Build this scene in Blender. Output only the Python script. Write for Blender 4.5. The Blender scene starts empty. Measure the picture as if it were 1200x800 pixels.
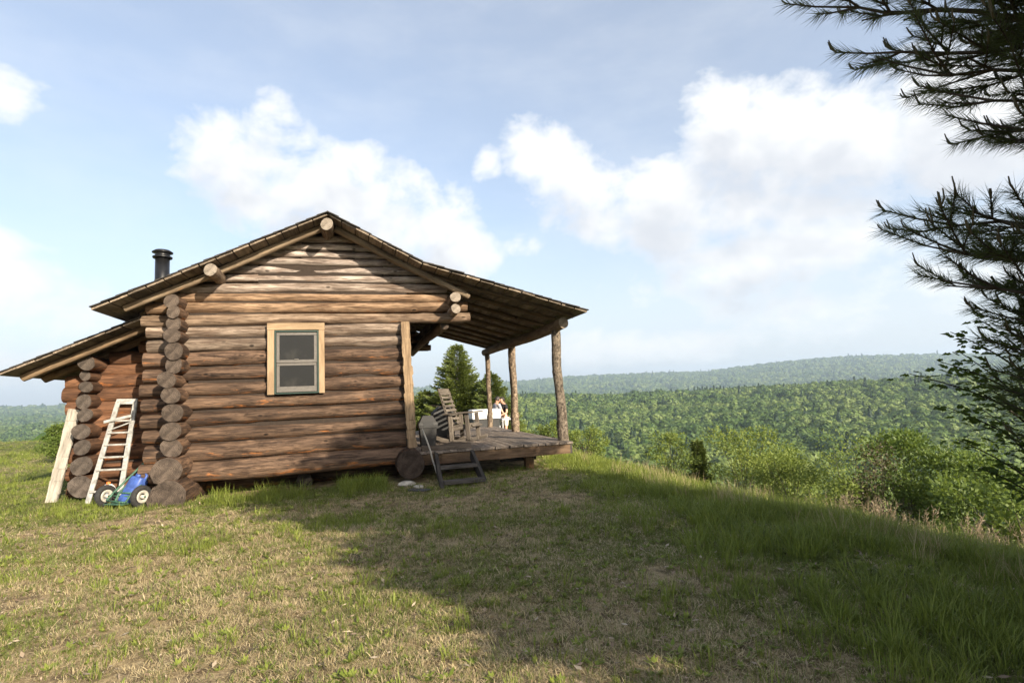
import bpy, bmesh, math, random
import numpy as np
from mathutils import Vector, Matrix, Euler
R = math.radians
rng = np.random.default_rng(7)
random.seed(7)
scn = bpy.context.scene
COL = scn.collection

# ------------------------------------------------------------------ camera
CAM = Vector((0, 0, 1.45))
fwd = Vector((.26520554, .95926584, .09733995))
rgt = Vector((.96408241, -.26229925, -.04176373))
upv = rgt.cross(fwd)
cd = bpy.data.cameras.new('camera')
cam = bpy.data.objects.new('camera', cd); COL.objects.link(cam)
cam.matrix_world = Matrix(((rgt.x, upv.x, -fwd.x, CAM.x), (rgt.y, upv.y, -fwd.y, CAM.y), (rgt.z, upv.z, -fwd.z, CAM.z), (0, 0, 0, 1)))
cd.sensor_width = 36; cd.lens = 19.2; cd.clip_start = .05; cd.clip_end = 20000
scn.camera = cam

# ------------------------------------------------------------------ render settings, sun, world
scn.render.engine = 'CYCLES'
scn.view_settings.view_transform = 'Standard'
scn.view_settings.look = 'None'
scn.view_settings.gamma = 1
scn.view_settings.exposure = 1.13
scn.cycles.use_denoising = True
scn.cycles.max_bounces = 6
scn.cycles.diffuse_bounces = 3
scn.cycles.transparent_max_bounces = 8
scn.cycles.volume_bounces = 0
scn.cycles.sample_clamp_indirect = 4
SUN_EL = R(22.5); SUN_AZ = R(180 - 24.8)          # azimuth from +Y towards +X
sdir = Vector((math.sin(SUN_AZ) * math.cos(SUN_EL), math.cos(SUN_AZ) * math.cos(SUN_EL), math.sin(SUN_EL)))
ld = bpy.data.lights.new('sun', 'SUN'); ld.energy = 5.0; ld.angle = R(.53); ld.color = (1, .88, .70)
sun = bpy.data.objects.new('sun', ld); COL.objects.link(sun)
sun.rotation_euler = sdir.to_track_quat('Z', 'Y').to_euler(); sun.location = (4, -9, 8)

world = bpy.data.worlds.new('World'); scn.world = world; world.use_nodes = True


class G:
    """small helper around a node tree"""
    def __init__(s, tree): s.t = tree; s.n = tree.nodes; s.l = tree.links
    def node(s, typ, **kw):
        n = s.n.new(typ)
        for k, v in kw.items(): setattr(n, k, v)
        return n
    def put(s, sock, v):
        if isinstance(v, bpy.types.NodeSocket): s.l.new(v, sock)
        elif v is not None: sock.default_value = v
    def m(s, op, a, b=None, c=None, clamp=False):
        n = s.node('ShaderNodeMath', operation=op, use_clamp=clamp)
        s.put(n.inputs[0], a)
        if b is not None: s.put(n.inputs[1], b)
        if c is not None: s.put(n.inputs[2], c)
        return n.outputs[0]
    def vm(s, op, a, b=None):
        n = s.node('ShaderNodeVectorMath', operation=op); s.put(n.inputs[0], a)
        if b is not None: s.put(n.inputs[1], b)
        return n.outputs[0]
    def ss(s, v, lo, hi, a=0., b=1.):
        n = s.node('ShaderNodeMapRange', interpolation_type='SMOOTHSTEP')
        s.put(n.inputs[0], v); s.put(n.inputs[1], lo); s.put(n.inputs[2], hi); s.put(n.inputs[3], a); s.put(n.inputs[4], b)
        return n.outputs[0]
    def noise(s, vec, scale, detail=4, rough=.55, dist=0., dims='3D'):
        n = s.node('ShaderNodeTexNoise', noise_dimensions=dims); s.put(n.inputs['Vector'], vec)
        s.put(n.inputs['Scale'], scale); n.inputs['Detail'].default_value = detail
        n.inputs['Roughness'].default_value = rough; n.inputs['Distortion'].default_value = dist
        return n.outputs[0]
    def mix(s, f, a, b, blend='MIX'):
        n = s.node('ShaderNodeMix', data_type='RGBA', blend_type=blend)
        s.put(n.inputs[0], f); s.put(n.inputs[6], a if not isinstance(a, tuple) else (*a[:3], 1)); s.put(n.inputs[7], b if not isinstance(b, tuple) else (*b[:3], 1))
        return n.outputs[2]
    def ramp(s, f, stops):
        n = s.node('ShaderNodeValToRGB'); e = n.color_ramp.elements
        while len(e) < len(stops): e.new(.5)
        for i, (p, c) in enumerate(stops): e[i].position = p; e[i].color = (*c, 1)
        s.put(n.inputs[0], f); return n.outputs[0]
    def mapping(s, vec, scale=(1, 1, 1), loc=(0, 0, 0)):
        n = s.node('ShaderNodeMapping'); s.put(n.inputs[0], vec); s.put(n.inputs['Scale'], scale); s.put(n.inputs['Location'], loc)
        return n.outputs[0]
    def comb(s, x, y, z):
        n = s.node('ShaderNodeCombineXYZ'); s.put(n.inputs[0], x); s.put(n.inputs[1], y); s.put(n.inputs[2], z); return n.outputs[0]


def build_world():
    g = G(world.node_tree); g.n.clear()
    out = g.node('ShaderNodeOutputWorld'); bg = g.node('ShaderNodeBackground')
    g.l.new(bg.outputs[0], out.inputs[0]); bg.inputs['Strength'].default_value = .12
    world.cycles.sampling_method = 'MANUAL'; world.cycles.sample_map_resolution = 256
    sky = g.node('ShaderNodeTexSky', sky_type='NISHITA'); sky.sun_disc = False
    sky.sun_elevation = SUN_EL; sky.sun_rotation = SUN_AZ
    sky.altitude = 400; sky.air_density = 1.0; sky.dust_density = 3.5; sky.ozone_density = 1.5
    tc = g.node('ShaderNodeTexCoord'); d = tc.outputs['Generated']
    sep = g.node('ShaderNodeSeparateXYZ'); g.l.new(d, sep.inputs[0])
    az = g.m('ARCTAN2', sep.outputs[0], sep.outputs[1]); el = g.m('ARCSINE', sep.outputs[2])
    p = g.comb(az, el, 0.)
    # cumulus banks: azimuth, elevation (degrees, azimuth from +Y), half widths, weight
    B = [(-3.0, 20.5, 11., 5.2, 1.15), (-11.0, 22.6, 6.4, 5.0, 1.1), (-8.5, 27.0, 3.2, 2.0, .75), (3.5, 17.0, 9.6, 5.6, 1.1), (9.5, 14.8, 6.0, 5.0, 1.0),
         (19.6, 24.4, 4.4, 4.2, .95), (22.5, 20.2, 6.5, 4.6, .9), (13.6, 23.4, 1.8, 2.2, .7),
         (40., 22.0, 7.0, 6.4, 1.3), (47.0, 20.0, 10.0, 6.2, 1.3), (34.0, 18.0, 12.0, 5.4, 1.25), (57., 20.0, 9.0, 6.5, 1.2), (40.0, 12.0, 13.0, 4.4, 1.0),
         (-29.0, 24.0, 4.0, 2.4, .8), (-27.0, 9.2, 6.0, 3.6, .95), (-28.0, 13.2, 3.4, 1.4, .9), (17.0, 15.8, 2.8, 1.7, .8),
         (28.0, 4.2, 13.0, 2.2, .85), (46.0, 7.5, 13.0, 3.4, .75), (-24.0, 3.5, 12.0, 2.4, .7),
         (-62., 18., 14., 6., 1.), (105., 17., 16., 6., 1.), (-140., 18., 18., 6., 1.), (165., 20., 14., 6., .9), (-50., 48., 14., 7., .8), (110., 45., 16., 7., .8)]
    def field(pp, blobs):
        acc = None
        for (a0, e0, ra, re, w) in blobs:
            n = g.node('ShaderNodeVectorMath', operation='MULTIPLY_ADD'); g.l.new(pp, n.inputs[0])
            n.inputs[1].default_value = (1 / R(ra), 1 / R(re), 0); n.inputs[2].default_value = (-a0 / ra, -e0 / re, 0)
            dt = g.node('ShaderNodeVectorMath', operation='DOT_PRODUCT'); g.l.new(n.outputs[0], dt.inputs[0]); g.l.new(n.outputs[0], dt.inputs[1])
            v = g.m('MULTIPLY_ADD', dt.outputs['Value'], -.62 * w, w)
            acc = v if acc is None else g.m('MAXIMUM', acc, v)
        return g.m('MAXIMUM', acc, -.45)
    n1 = g.noise(g.mapping(p, (1, 1.3, 1)), 8.5, 9, .6, .2)
    D0 = g.m('ADD', field(p, B), g.m('MULTIPLY', g.m('SUBTRACT', n1, .5), 3.0))
    p1 = g.vm('ADD', p, (R(1.0), R(3.4), 0))
    n1b = g.noise(g.mapping(p1, (1, 1.3, 1)), 8.5, 3, .6, .2)
    D1 = g.m('ADD', field(p1, B[:4] + B[6:7] + B[8:13] + B[17:19]), g.m('MULTIPLY', g.m('SUBTRACT', n1b, .5), 2.2))
    mask = g.ss(D0, -.1, 1.15)
    veil = g.ss(g.noise(g.mapping(p, (1, 2.6, 1)), 3.0, 5, .6), .35, .8, .24, .40)
    mask = g.m('MAXIMUM', mask, veil)
    low = g.ss(el, R(20), R(1), 0., .62)
    shade = g.m('MULTIPLY', g.ss(D1, .3, 1.5), g.ss(D0, .2, .9))
    cc = g.mix(shade, CLOUD_LIT, CLOUD_SHADE)
    base = g.mix(low, sky.outputs[0], SKY_LOW)
    col = g.mix(mask, base, cc)
    g.l.new(col, bg.inputs[0])
CLOUD_LIT = (4.4, 4.4, 4.36); CLOUD_SHADE = (3.1, 3.2, 3.42); SKY_LOW = (3.45, 3.65, 4.1)
build_world()

# ------------------------------------------------------------------ helpers
def link(o): COL.objects.link(o); return o
def tag(o, label, cat, group=None):
    o['label'] = label; o['category'] = cat
    if group: o['group'] = group
    return o
def empty(name, loc, label, cat, group=None, rz=0):
    o = link(bpy.data.objects.new(name, None)); o.location = loc; o.rotation_euler = (0, 0, rz); o.empty_display_size = .2
    return tag(o, label, cat, group)
KEEP = [True]      # True: children are given in world coordinates
def wmat(o):
    m = o.matrix_basis.copy()
    return wmat(o.parent) @ o.matrix_parent_inverse @ m if o.parent else m
def setparent(o, p):
    if p is not None:
        o.parent = p
        if KEEP[0]: o.matrix_parent_inverse = wmat(p).inverted()
    return o
def np_mesh(name, V, F, mats=(), smooth=False, attrs=None, midx=None):
    V = np.asarray(V, np.float32).reshape(-1, 3)
    me = bpy.data.meshes.new(name)
    if isinstance(F, np.ndarray):
        k = F.shape[1]; M = len(F)
        me.vertices.add(len(V)); me.vertices.foreach_set('co', V.ravel())
        me.loops.add(M * k); me.loops.foreach_set('vertex_index', F.astype(np.int32).ravel())
        me.polygons.add(M); me.polygons.foreach_set('loop_start', np.arange(0, M * k, k, dtype=np.int32))
    else:
        me.from_pydata([tuple(v) for v in V], [], F)
    me.update(calc_edges=True)
    for m in mats: me.materials.append(m)
    if midx is not None: me.polygons.foreach_set('material_index', np.asarray(midx, np.int32))
    if smooth: me.polygons.foreach_set('use_smooth', np.ones(len(me.polygons), bool))
    for an, av in (attrs or {}).items():
        a = me.attributes.new(an, 'FLOAT', 'POINT'); a.data.foreach_set('value', np.asarray(av, np.float32))
    return me
def mobj(name, me, parent=None, loc=(0, 0, 0), rot=None, mat4=None, color=None):
    o = link(bpy.data.objects.new(name, me))
    if mat4 is not None: o.matrix_basis = mat4
    else:
        o.location = loc
        if rot is not None: o.rotation_euler = rot
    setparent(o, parent)
    if color: o.color = (*color, 1)
    return o
def axis_matrix(p0, p1, roll_up=Vector((0, 0, 1))):
    """local X along p0->p1, local Z as near to up as can be"""
    p0 = Vector(p0); p1 = Vector(p1); x = (p1 - p0).normalized()
    if abs(x.dot(roll_up)) > .95: roll_up = Vector((0, 1, 0))
    y = roll_up.cross(x).normalized(); z = x.cross(y)
    return Matrix(((x.x, y.x, z.x, p0.x), (x.y, y.y, z.y, p0.y), (x.z, y.z, z.z, p0.z), (0, 0, 0, 1)))
def hsh(ix, iy, s=0):
    h = (ix.astype(np.int64) * 374761393 + iy.astype(np.int64) * 668265263 + s * 1442695041) & 0xffffffff
    h = ((h ^ (h >> 13)) * 1274126177) & 0xffffffff
    return ((h ^ (h >> 16)) & 0xffff) / 65535.
def vnoise(x, y, s=0):
    x = np.asarray(x, float); y = np.asarray(y, float)
    ix = np.floor(x); iy = np.floor(y); fx = x - ix; fy = y - iy
    fx = fx * fx * (3 - 2 * fx); fy = fy * fy * (3 - 2 * fy)
    a = hsh(ix, iy, s); b = hsh(ix + 1, iy, s); c = hsh(ix, iy + 1, s); d = hsh(ix + 1, iy + 1, s)
    return (a * (1 - fx) + b * fx) * (1 - fy) + (c * (1 - fx) + d * fx) * fy
def fbm(x, y, o=4, s=0):
    v = 0; a = .5; t = 0
    for i in range(o):
        v = v + a * vnoise(x * 2 ** i, y * 2 ** i, s + i * 17); t += a; a *= .55
    return v / t
def sstep(x, a, b):
    t = np.clip((np.asarray(x, float) - a) / (b - a), 0, 1); return t * t * (3 - 2 * t)

# ------------------------------------------------------------------ materials
MATS = {}
def material(name):
    m = bpy.data.materials.new(name); m.use_nodes = True
    g = G(m.node_tree); b = g.n['Principled BSDF']; MATS[name] = m
    return m, g, b
def bump(g, b, h, strength=.3, dist=.01):
    n = g.node('ShaderNodeBump'); n.inputs['Strength'].default_value = strength; n.inputs['Distance'].default_value = dist
    g.put(n.inputs['Height'], h); g.l.new(n.outputs[0], b.inputs['Normal'])
def plain(name, col, rough=.6, metal=0., var=.15, scale=20, bmp=.1):
    m, g, b = material(name)
    tc = g.node('ShaderNodeTexCoord').outputs['Object']
    n = g.noise(tc, scale, 5)
    c = g.mix(g.ss(n, .3, .7), tuple(x * (1 - var) for x in col), tuple(min(1, x * (1 + var)) for x in col))
    g.l.new(c, b.inputs['Base Color']); b.inputs['Roughness'].default_value = rough; b.inputs['Metallic'].default_value = metal
    bump(g, b, n, bmp, .004)
    return m
def wood(name, a, bcol, orange=None, sx=1.6, sy=16, crack=.6, ora=.62, bstr=.5, knots=True):
    """weathered wood, grain along object X; object colour tints it"""
    m, g, b = material(name)
    tc = g.node('ShaderNodeTexCoord').outputs['Object']
    oi = g.node('ShaderNodeObjectInfo')
    off = g.m('MULTIPLY', oi.outputs['Random'], 37.)
    p = g.vm('ADD', tc, g.comb(off, off, 0.))
    st = g.noise(g.mapping(p, (sx, sy, sy)), 1., 8, .62, .6)
    fine = g.noise(g.mapping(p, (sx * 2.2, sy * 6, sy * 6)), 1., 4, .6, .3)
    patch = g.noise(g.mapping(p, (1.3, 3.4, 3.4)), 1., 4, .6, .5)
    c = g.mix(g.ss(st, .32, .68), a, bcol)
    c = g.mix(g.ss(patch, .42, .66, 0., .5), c, tuple(x * .7 for x in a))
    if orange:
        sepn = g.node('ShaderNodeSeparateXYZ'); g.l.new(tc, sepn.inputs[0])
        under = g.ss(sepn.outputs[2], .05, -.12, 0., .13)
        om = g.ss(g.m('ADD', g.noise(g.mapping(p, (2.6, 13, 13)), 1., 7, .68, .5), under), ora, ora + .14)
        c = g.mix(g.m('MULTIPLY', om, .75), c, orange)
    ck = g.ss(fine, .37, .46)
    c = g.mix(g.m('MULTIPLY', g.m('SUBTRACT', 1., ck), crack), c, tuple(x * .22 for x in a))
    h = g.m('ADD', g.m('MULTIPLY', st, .6), g.m('MULTIPLY', ck, .5))
    if knots:
        vo = g.node('ShaderNodeTexVoronoi'); g.put(vo.inputs['Vector'], g.mapping(p, (2.6, 5.2, 5.2))); vo.inputs['Scale'].default_value = 1.
        kn = g.m('MULTIPLY', g.ss(vo.outputs['Distance'], .14, .05), g.ss(patch, .3, .6))
        c = g.mix(g.m('MULTIPLY', g.ss(vo.outputs['Distance'], .24, .12), .16), c, tuple(min(1, x * 1.2) for x in bcol))
        c = g.mix(g.m('MULTIPLY', kn, .9), c, tuple(x * .22 for x in a))
        h = g.m('ADD', h, g.m('MULTIPLY', kn, .5))
    rv = g.m('ADD', .78, g.m('MULTIPLY', oi.outputs['Random'], .44))
    c = g.mix(1., c, oi.outputs['Color'], 'MULTIPLY')
    c = g.mix(1., c, g.comb(rv, rv, rv), 'MULTIPLY')
    g.l.new(c, b.inputs['Base Color']); b.inputs['Roughness'].default_value = .82
    b.inputs['Specular IOR Level'].default_value = .25
    bump(g, b, h, bstr, .012)
    return m
def endgrain(name, a, bcol):
    m, g, b = material(name)
    tc = g.node('ShaderNodeTexCoord').outputs['Object']
    oi = g.node('ShaderNodeObjectInfo')
    w = g.noise(tc, 9., 4)
    sepn = g.node('ShaderNodeSeparateXYZ'); g.l.new(tc, sepn.inputs[0])
    r = g.m('SQRT', g.m('ADD', g.m('POWER', sepn.outputs[1], 2.), g.m('POWER', sepn.outputs[2], 2.)))
    ring = g.m('SINE', g.m('MULTIPLY', g.m('ADD', r, g.m('MULTIPLY', w, .035)), 300.))
    ang = g.m('ARCTAN2', sepn.outputs[1], sepn.outputs[2])
    off = g.m('MULTIPLY', oi.outputs['Random'], 50.)
    cr = g.noise(g.comb(g.m('ADD', g.m('MULTIPLY', ang, .8), off), g.m('MULTIPLY', r, 6.), off), 1.6, 3, .6)
    crk = g.ss(g.m('ABSOLUTE', g.m('SUBTRACT', cr, .5)), .0, .012)
    c = g.mix(g.ss(w, .3, .7), a, bcol)
    c = g.mix(g.m('MULTIPLY', g.ss(ring, -.2, .9), .5), c, tuple(x * .55 for x in a))
    c = g.mix(g.m('MULTIPLY', g.m('SUBTRACT', 1., crk), .85), c, tuple(x * .15 for x in a))
    c = g.mix(1., c, oi.outputs['Color'], 'MULTIPLY')
    g.l.new(c, b.inputs['Base Color']); b.inputs['Roughness'].default_value = .9
    b.inputs['Specular IOR Level'].default_value = .15
    bump(g, b, g.m('ADD', g.m('MULTIPLY', ring, .2), crk), .4, .006)
    return m
LOG = wood('weathered_log', (.125, .083, .056), (.40, .312, .235), (.45, .21, .07), ora=.68, bstr=.9)
LOGD = wood('dark_log', (.036, .022, .015), (.168, .105, .067), (.46, .17, .045), ora=.635, bstr=.9)
LOGR = wood('red_log', (.062, .033, .02), (.165, .088, .05), (.42, .16, .045), ora=.64)
END = endgrain('log_end', (.052, .042, .035), (.115, .093, .077))
ENDL = endgrain('log_end_light', (.22, .185, .15), (.36, .31, .26))
BARK = wood('bark_post', (.05, .038, .029), (.30, .25, .195), None, sx=16, sy=18, crack=.9, bstr=1.)
POLE = wood('pole_wood', (.17, .125, .085), (.30, .235, .165), (.40, .21, .08), ora=.66)
ROOFB = wood('roof_board', (.14, .115, .092), (.29, .25, .205), None, sx=1.2, sy=10, knots=True)
DECK = wood('deck_board', (.13, .108, .088), (.25, .21, .175), None, sx=1.4, sy=14, crack=.7, knots=False)
GREYW = wood('grey_wood', (.095, .078, .062), (.20, .168, .135), None, sx=2.5, sy=22, knots=False)
DARKW = wood('dark_wood', (.035, .03, .026), (.075, .065, .055), None, sx=2.5, sy=22, knots=False)
TRIM = wood('pine_trim', (.30, .205, .12), (.42, .30, .185), None, sx=2, sy=12, crack=.2, knots=True, bstr=.2)
WHITEW = wood('whitened_wood', (.36, .32, .265), (.52, .48, .41), None, sx=2, sy=16, crack=.4, knots=False)
SHING = wood('shingle', (.035, .032, .03), (.07, .062, .055), None, sx=6, sy=6, knots=False)
ALU = plain('ladder_metal', (.33, .32, .295), .55, .1, .3, 16)
GREEN = plain('green_paint', (.04, .105, .065), .6, 0, .4, 40)
BLUE = plain('blue_plastic', (.045, .09, .30), .5, 0, .25, 14, .05)
RUBBER = plain('tyre_rubber', (.022, .021, .02), .85, 0, .3, 40)
RIM = plain('white_rim', (.38, .36, .31), .5, 0, .08, 20)
BLACK = plain('black_metal', (.012, .012, .013), .35, .3, .2, 20, .03)
GREYP = plain('grey_plastic', (.02, .019, .0175), .6, 0, .12, 8)
BLACKP = plain('black_plastic', (.018, .018, .018), .6, 0, .2, 8)
WHITEP = plain('white_plastic', (.80, .80, .80), .5, 0, .05, 6, .02)
ORANGEP = plain('orange_plastic', (.6, .16, .03), .5)
GREYM = plain('grey_metal', (.36, .37, .39), .45, .3)
WINF = plain('window_metal', (.12, .108, .094), .5, .2, .12, 30)
WING = plain('green_strip', (.018, .04, .03), .5)
STONE = plain('stone', (.34, .31, .26), .9, 0, .3, 12, .6)
STONEW = plain('pale_stone', (.72, .70, .66), .9, 0, .15, 12, .5)
SLATE = plain('dark_slab', (.05, .05, .052), .8, 0, .3, 14, .4)
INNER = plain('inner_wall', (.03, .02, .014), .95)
SKIN = plain('skin', (.62, .36, .25), .55, 0, .05, 12, .02)
HAIR = plain('dark_hair', (.025, .014, .01), .5, 0, .3, 60, .3)
CLOTHB = plain('black_cloth', (.018, .018, .02), .9)
CLOTHG = plain('grey_cloth', (.30, .30, .33), .9, 0, .25, 30)
CLOTHW = plain('cream_cloth', (.70, .66, .56), .9)
def glass_mat():
    m, g, b = material('dark_glass')
    b.inputs['Base Color'].default_value = (.018, .017, .016, 1); b.inputs['Roughness'].default_value = .12
    tc = g.node('ShaderNodeTexCoord').outputs['Object']
    n = g.noise(tc, 3., 3, .6)
    g.l.new(g.ss(n, .35, .8, .08, .3), b.inputs['Roughness'])
    g.l.new(g.mix(g.ss(n, .5, .75), (.016, .015, .013), (.03, .028, .024)), b.inputs['Base Color'])
    return m
GLASS = glass_mat(); GLASS.node_tree.nodes['Principled BSDF'].inputs['Specular IOR Level'].default_value = .35
def leafmat(name, a, bcol, trans=.35, rough=.55, attr=True, spec=.3):
    m, g, b = material(name)
    at = g.node('ShaderNodeAttribute', attribute_name='tone').outputs['Fac']
    oi = g.node('ShaderNodeObjectInfo').outputs['Random']
    t = g.m('ADD', g.m('MULTIPLY', at, .75), g.m('MULTIPLY', oi, .25))
    c = g.mix(t, a, bcol)
    g.l.new(c, b.inputs['Base Color']); b.inputs['Roughness'].default_value = rough; b.inputs['Specular IOR Level'].default_value = spec
    tr = g.node('ShaderNodeBsdfTranslucent'); g.l.new(g.mix(.5, c, (.16, .20, .02)), tr.inputs[0])
    mx = g.node('ShaderNodeMixShader'); mx.inputs[0].default_value = trans
    g.l.new(b.outputs[0], mx.inputs[1]); g.l.new(tr.outputs[0], mx.inputs[2])
    g.l.new(mx.outputs[0], g.n['Material Output'].inputs[0])
    return m
GRASSG = leafmat('grass_green', (.08, .115, .02), (.19, .215, .05), .3)
GRASSY = leafmat('grass_fresh', (.13, .18, .025), (.28, .31, .06), .35)
STRAW = leafmat('grass_straw', (.31, .235, .12), (.57, .465, .275), .2)
SEED = leafmat('seed_stalk', (.20, .14, .10), (.34, .26, .18), .25)
SPRUCE = leafmat('spruce_needles', (.045, .075, .018), (.17, .20, .045), .25)
REDSP = leafmat('dry_needles', (.030, .036, .017), (.105, .075, .038), .15)
SHRUB1 = leafmat('shrub_leaf', (.11, .16, .028), (.27, .31, .07), .4)
SHRUB2 = leafmat('shrub_leaf_dark', (.07, .12, .022), (.19, .24, .05), .4)
MAPLE = leafmat('maple_leaf', (.04, .075, .016), (.09, .14, .03), .35)
FOREST = leafmat('forest_leaf', (.085, .14, .026), (.165, .225, .052), .3)
FOREST2 = leafmat('forest_leaf_pale', (.11, .165, .035), (.20, .25, .07), .3)
FOREST3 = leafmat('forest_leaf_deep', (.05, .10, .02), (.11, .165, .036), .3)
FORESTD = leafmat('forest_conifer', (.018, .042, .016), (.04, .075, .025), .15)
PINE = leafmat('pine_needles', (.024, .038, .016), (.095, .11, .038), .3)
CANDLE = leafmat('pine_candle', (.05, .042, .022), (.12, .10, .05), .1)
TWIG = plain('twig_bark', (.05, .038, .028), .9, 0, .3, 30, .5)
TRUNK = plain('trunk_bark', (.09, .07, .055), .95, 0, .4, 14, .8)
LITTER = leafmat('dead_leaf', (.16, .10, .055), (.46, .38, .28), .1)

# ------------------------------------------------------------------ terrain
AZS = [-60, -27.7, -21., 0, 10, 16.4, 21, 27.5, 34.7, 39.5, 43.6, 47.5, 51.2, 55.6, 58.7, 75, 110]
FARH = [8, 8, 8, 10, 12, 14, 17, 17, 16, 21, 25, 26, 25, 23, 21, 16, 12]       # skyline, pixels above the level horizon
def qfall(t, a, smax):
    t = np.maximum(t, 0); tm = smax / (2 * a)
    return np.where(t < tm, a * t * t, a * tm * tm + smax * (t - tm))
def height(x, y):
    x = np.asarray(x, float); y = np.asarray(y, float)
    r = np.hypot(x, y); th = np.degrees(np.arctan2(x, y))
    ys = 19 + 17 * sstep(-x, -3, 7)
    loc = -qfall(x - 3.1, .052, .6) - qfall(y - ys, .012, .42) - qfall(-x - 30, .006, .35) - qfall(-y - 25, .004, .2)
    loc = loc + (fbm(x * .35, y * .35, 3, 5) - .5) * .16 * sstep(r, 2, 6) + (fbm(x * 2.1, y * 2.1, 3, 9) - .5) * .05
    floor = -48 + (fbm(x / 130, y / 130, 3, 3) - .5) * 16
    left = sstep(th, 12, -6)
    rm = 830 + 1500 * left + 120 * np.sin(np.radians(th * 3))
    hm = -19 + 7 * sstep(th, 38, 56) + 6 * np.exp(-((th - 16.5) / 4.) ** 2) - 22 * left + (fbm(th / 14., r * 0 + 3., 2, 21) - .5) * 6
    up = sstep(r, 300 + 500 * left, rm); dn = sstep(r, rm, rm + 700)
    mid = floor + (hm - floor) * up - (hm + 55) * dn + 0 * r
    phi = np.radians(np.clip(th - 15.5, -60, 60)); pxf = np.interp(th, AZS, FARH)
    hf = 4500 * pxf * np.cos(phi) / 640 - 24 + (fbm(th / 5., r * 0, 2, 31) - .5) * 7
    far = (hf + 55) * sstep(r, 2200, 4500) - (hf + 70) * sstep(r, 4500, 6100)
    big = mid + far
    w = sstep(r, 60, 220)
    loc = np.maximum(loc, -60)
    land = np.where(r < 60, np.maximum(loc, floor), np.maximum(loc, floor) * (1 - w) + big * w)
    # ground behind the photographer stays hilltop for a while
    return land
def greenness(x, y):
    """0 straw .. 1 green turf"""
    n = fbm(x * .9, y * .9, 4, 41) * .6 + fbm(x * .28, y * .28, 3, 43) * .4
    g_ = sstep(n, .38, .66)
    right = sstep(x - .12 * y, 1.2, 4.5)
    wall = np.exp(-((y - 9.45) / .55) ** 2) * sstep(x, -2.7, -2.2) * sstep(-x, -.4, .3)
    left = sstep(-x, 2.6, 4.0) * sstep(y, 8.0, 9.5) * .55
    return np.clip(g_ * .55 + right * .85 + wall + left, 0, 1)

def build_ground():
    rr = [0.]; r = .35
    while r < 6200: rr.append(r); r *= 1.0185
    rr.append(6200.); rr = np.array(rr); na = 400
    a = np.linspace(0, 2 * np.pi, na, endpoint=False)
    X = (rr[1:, None] * np.sin(a)[None]).ravel(); Y = (rr[1:, None] * np.cos(a)[None]).ravel()
    X = np.concatenate([[0.], X]); Y = np.concatenate([[0.], Y])
    Z = height(X, Y)
    nr = len(rr) - 1
    i, j = np.meshgrid(np.arange(nr - 1), np.arange(na), indexing='ij')
    v00 = 1 + i * na + j; v01 = 1 + i * na + (j + 1) % na; v10 = v00 + na; v11 = v01 + na
    F = np.stack([v00, v10, v11, v01], -1).reshape(-1, 4)
    cen = np.stack([np.zeros(na), 1 + np.arange(na), 1 + (np.arange(na) + 1) % na, np.zeros(na)], -1)
    m, g, b = material('turf')
    at = g.node('ShaderNodeAttribute', attribute_name='green').outputs['Fac']
    fr = g.node('ShaderNodeAttribute', attribute_name='wood').outputs['Fac']
    pos = g.node('ShaderNodeNewGeometry').outputs['Position']
    n1 = g.noise(pos, 38., 6, .7); n2 = g.noise(pos, 6., 5, .6); n3 = g.noise(g.mapping(pos, (1, 1, .2)), 90., 4, .7)
    straw = g.mix(g.ss(n1, .3, .7), (.20, .145, .08), (.44, .345, .20))
    soil = g.mix(g.ss(n3, .35, .65), (.075, .055, .035), (.22, .165, .10))
    dry = g.mix(g.ss(n2, .42, .62), straw, soil)
    gr = g.mix(g.ss(n1, .3, .7), (.055, .07, .018), (.13, .14, .038))
    c = g.mix(g.ss(g.m('ADD', at, g.m('MULTIPLY', g.m('SUBTRACT', n2, .5), .5)), .3, .8), dry, gr)
    fn = g.noise(pos, .09, 5, .7); fcol = g.mix(g.ss(fn, .35, .65), (.045, .085, .018), (.09, .14, .033))
    c = g.mix(fr, c, fcol)
    g.l.new(c, b.inputs['Base Color']); b.inputs['Roughness'].default_value = 1; b.inputs['Specular IOR Level'].default_value = .1
    bump(g, b, g.m('ADD', n1, n2), .9, .03)
    Rr = np.hypot(X, Y)
    # woods far off: rough canopy relief where single crowns are too small to see
    Z = Z + sstep(Rr, 1500, 1800) * (rng.random(len(Z)) - .2) * 9
    me = np_mesh('ground', np.stack([X, Y, Z], 1), F, [m], True, {'green': greenness(X, Y), 'wood': sstep(Rr, 30, 60)})
    bm = bmesh.new(); bm.from_mesh(me); bm.verts.ensure_lookup_table()
    for k in range(na): 
        f = bm.faces.new((bm.verts[0], bm.verts[1 + k], bm.verts[1 + (k + 1) % na])); f.smooth = True
    bmesh.ops.recalc_face_normals(bm, faces=bm.faces); bm.to_mesh(me); bm.free()
    o = mobj('ground', me); o['kind'] = 'structure'
build_ground()

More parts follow.
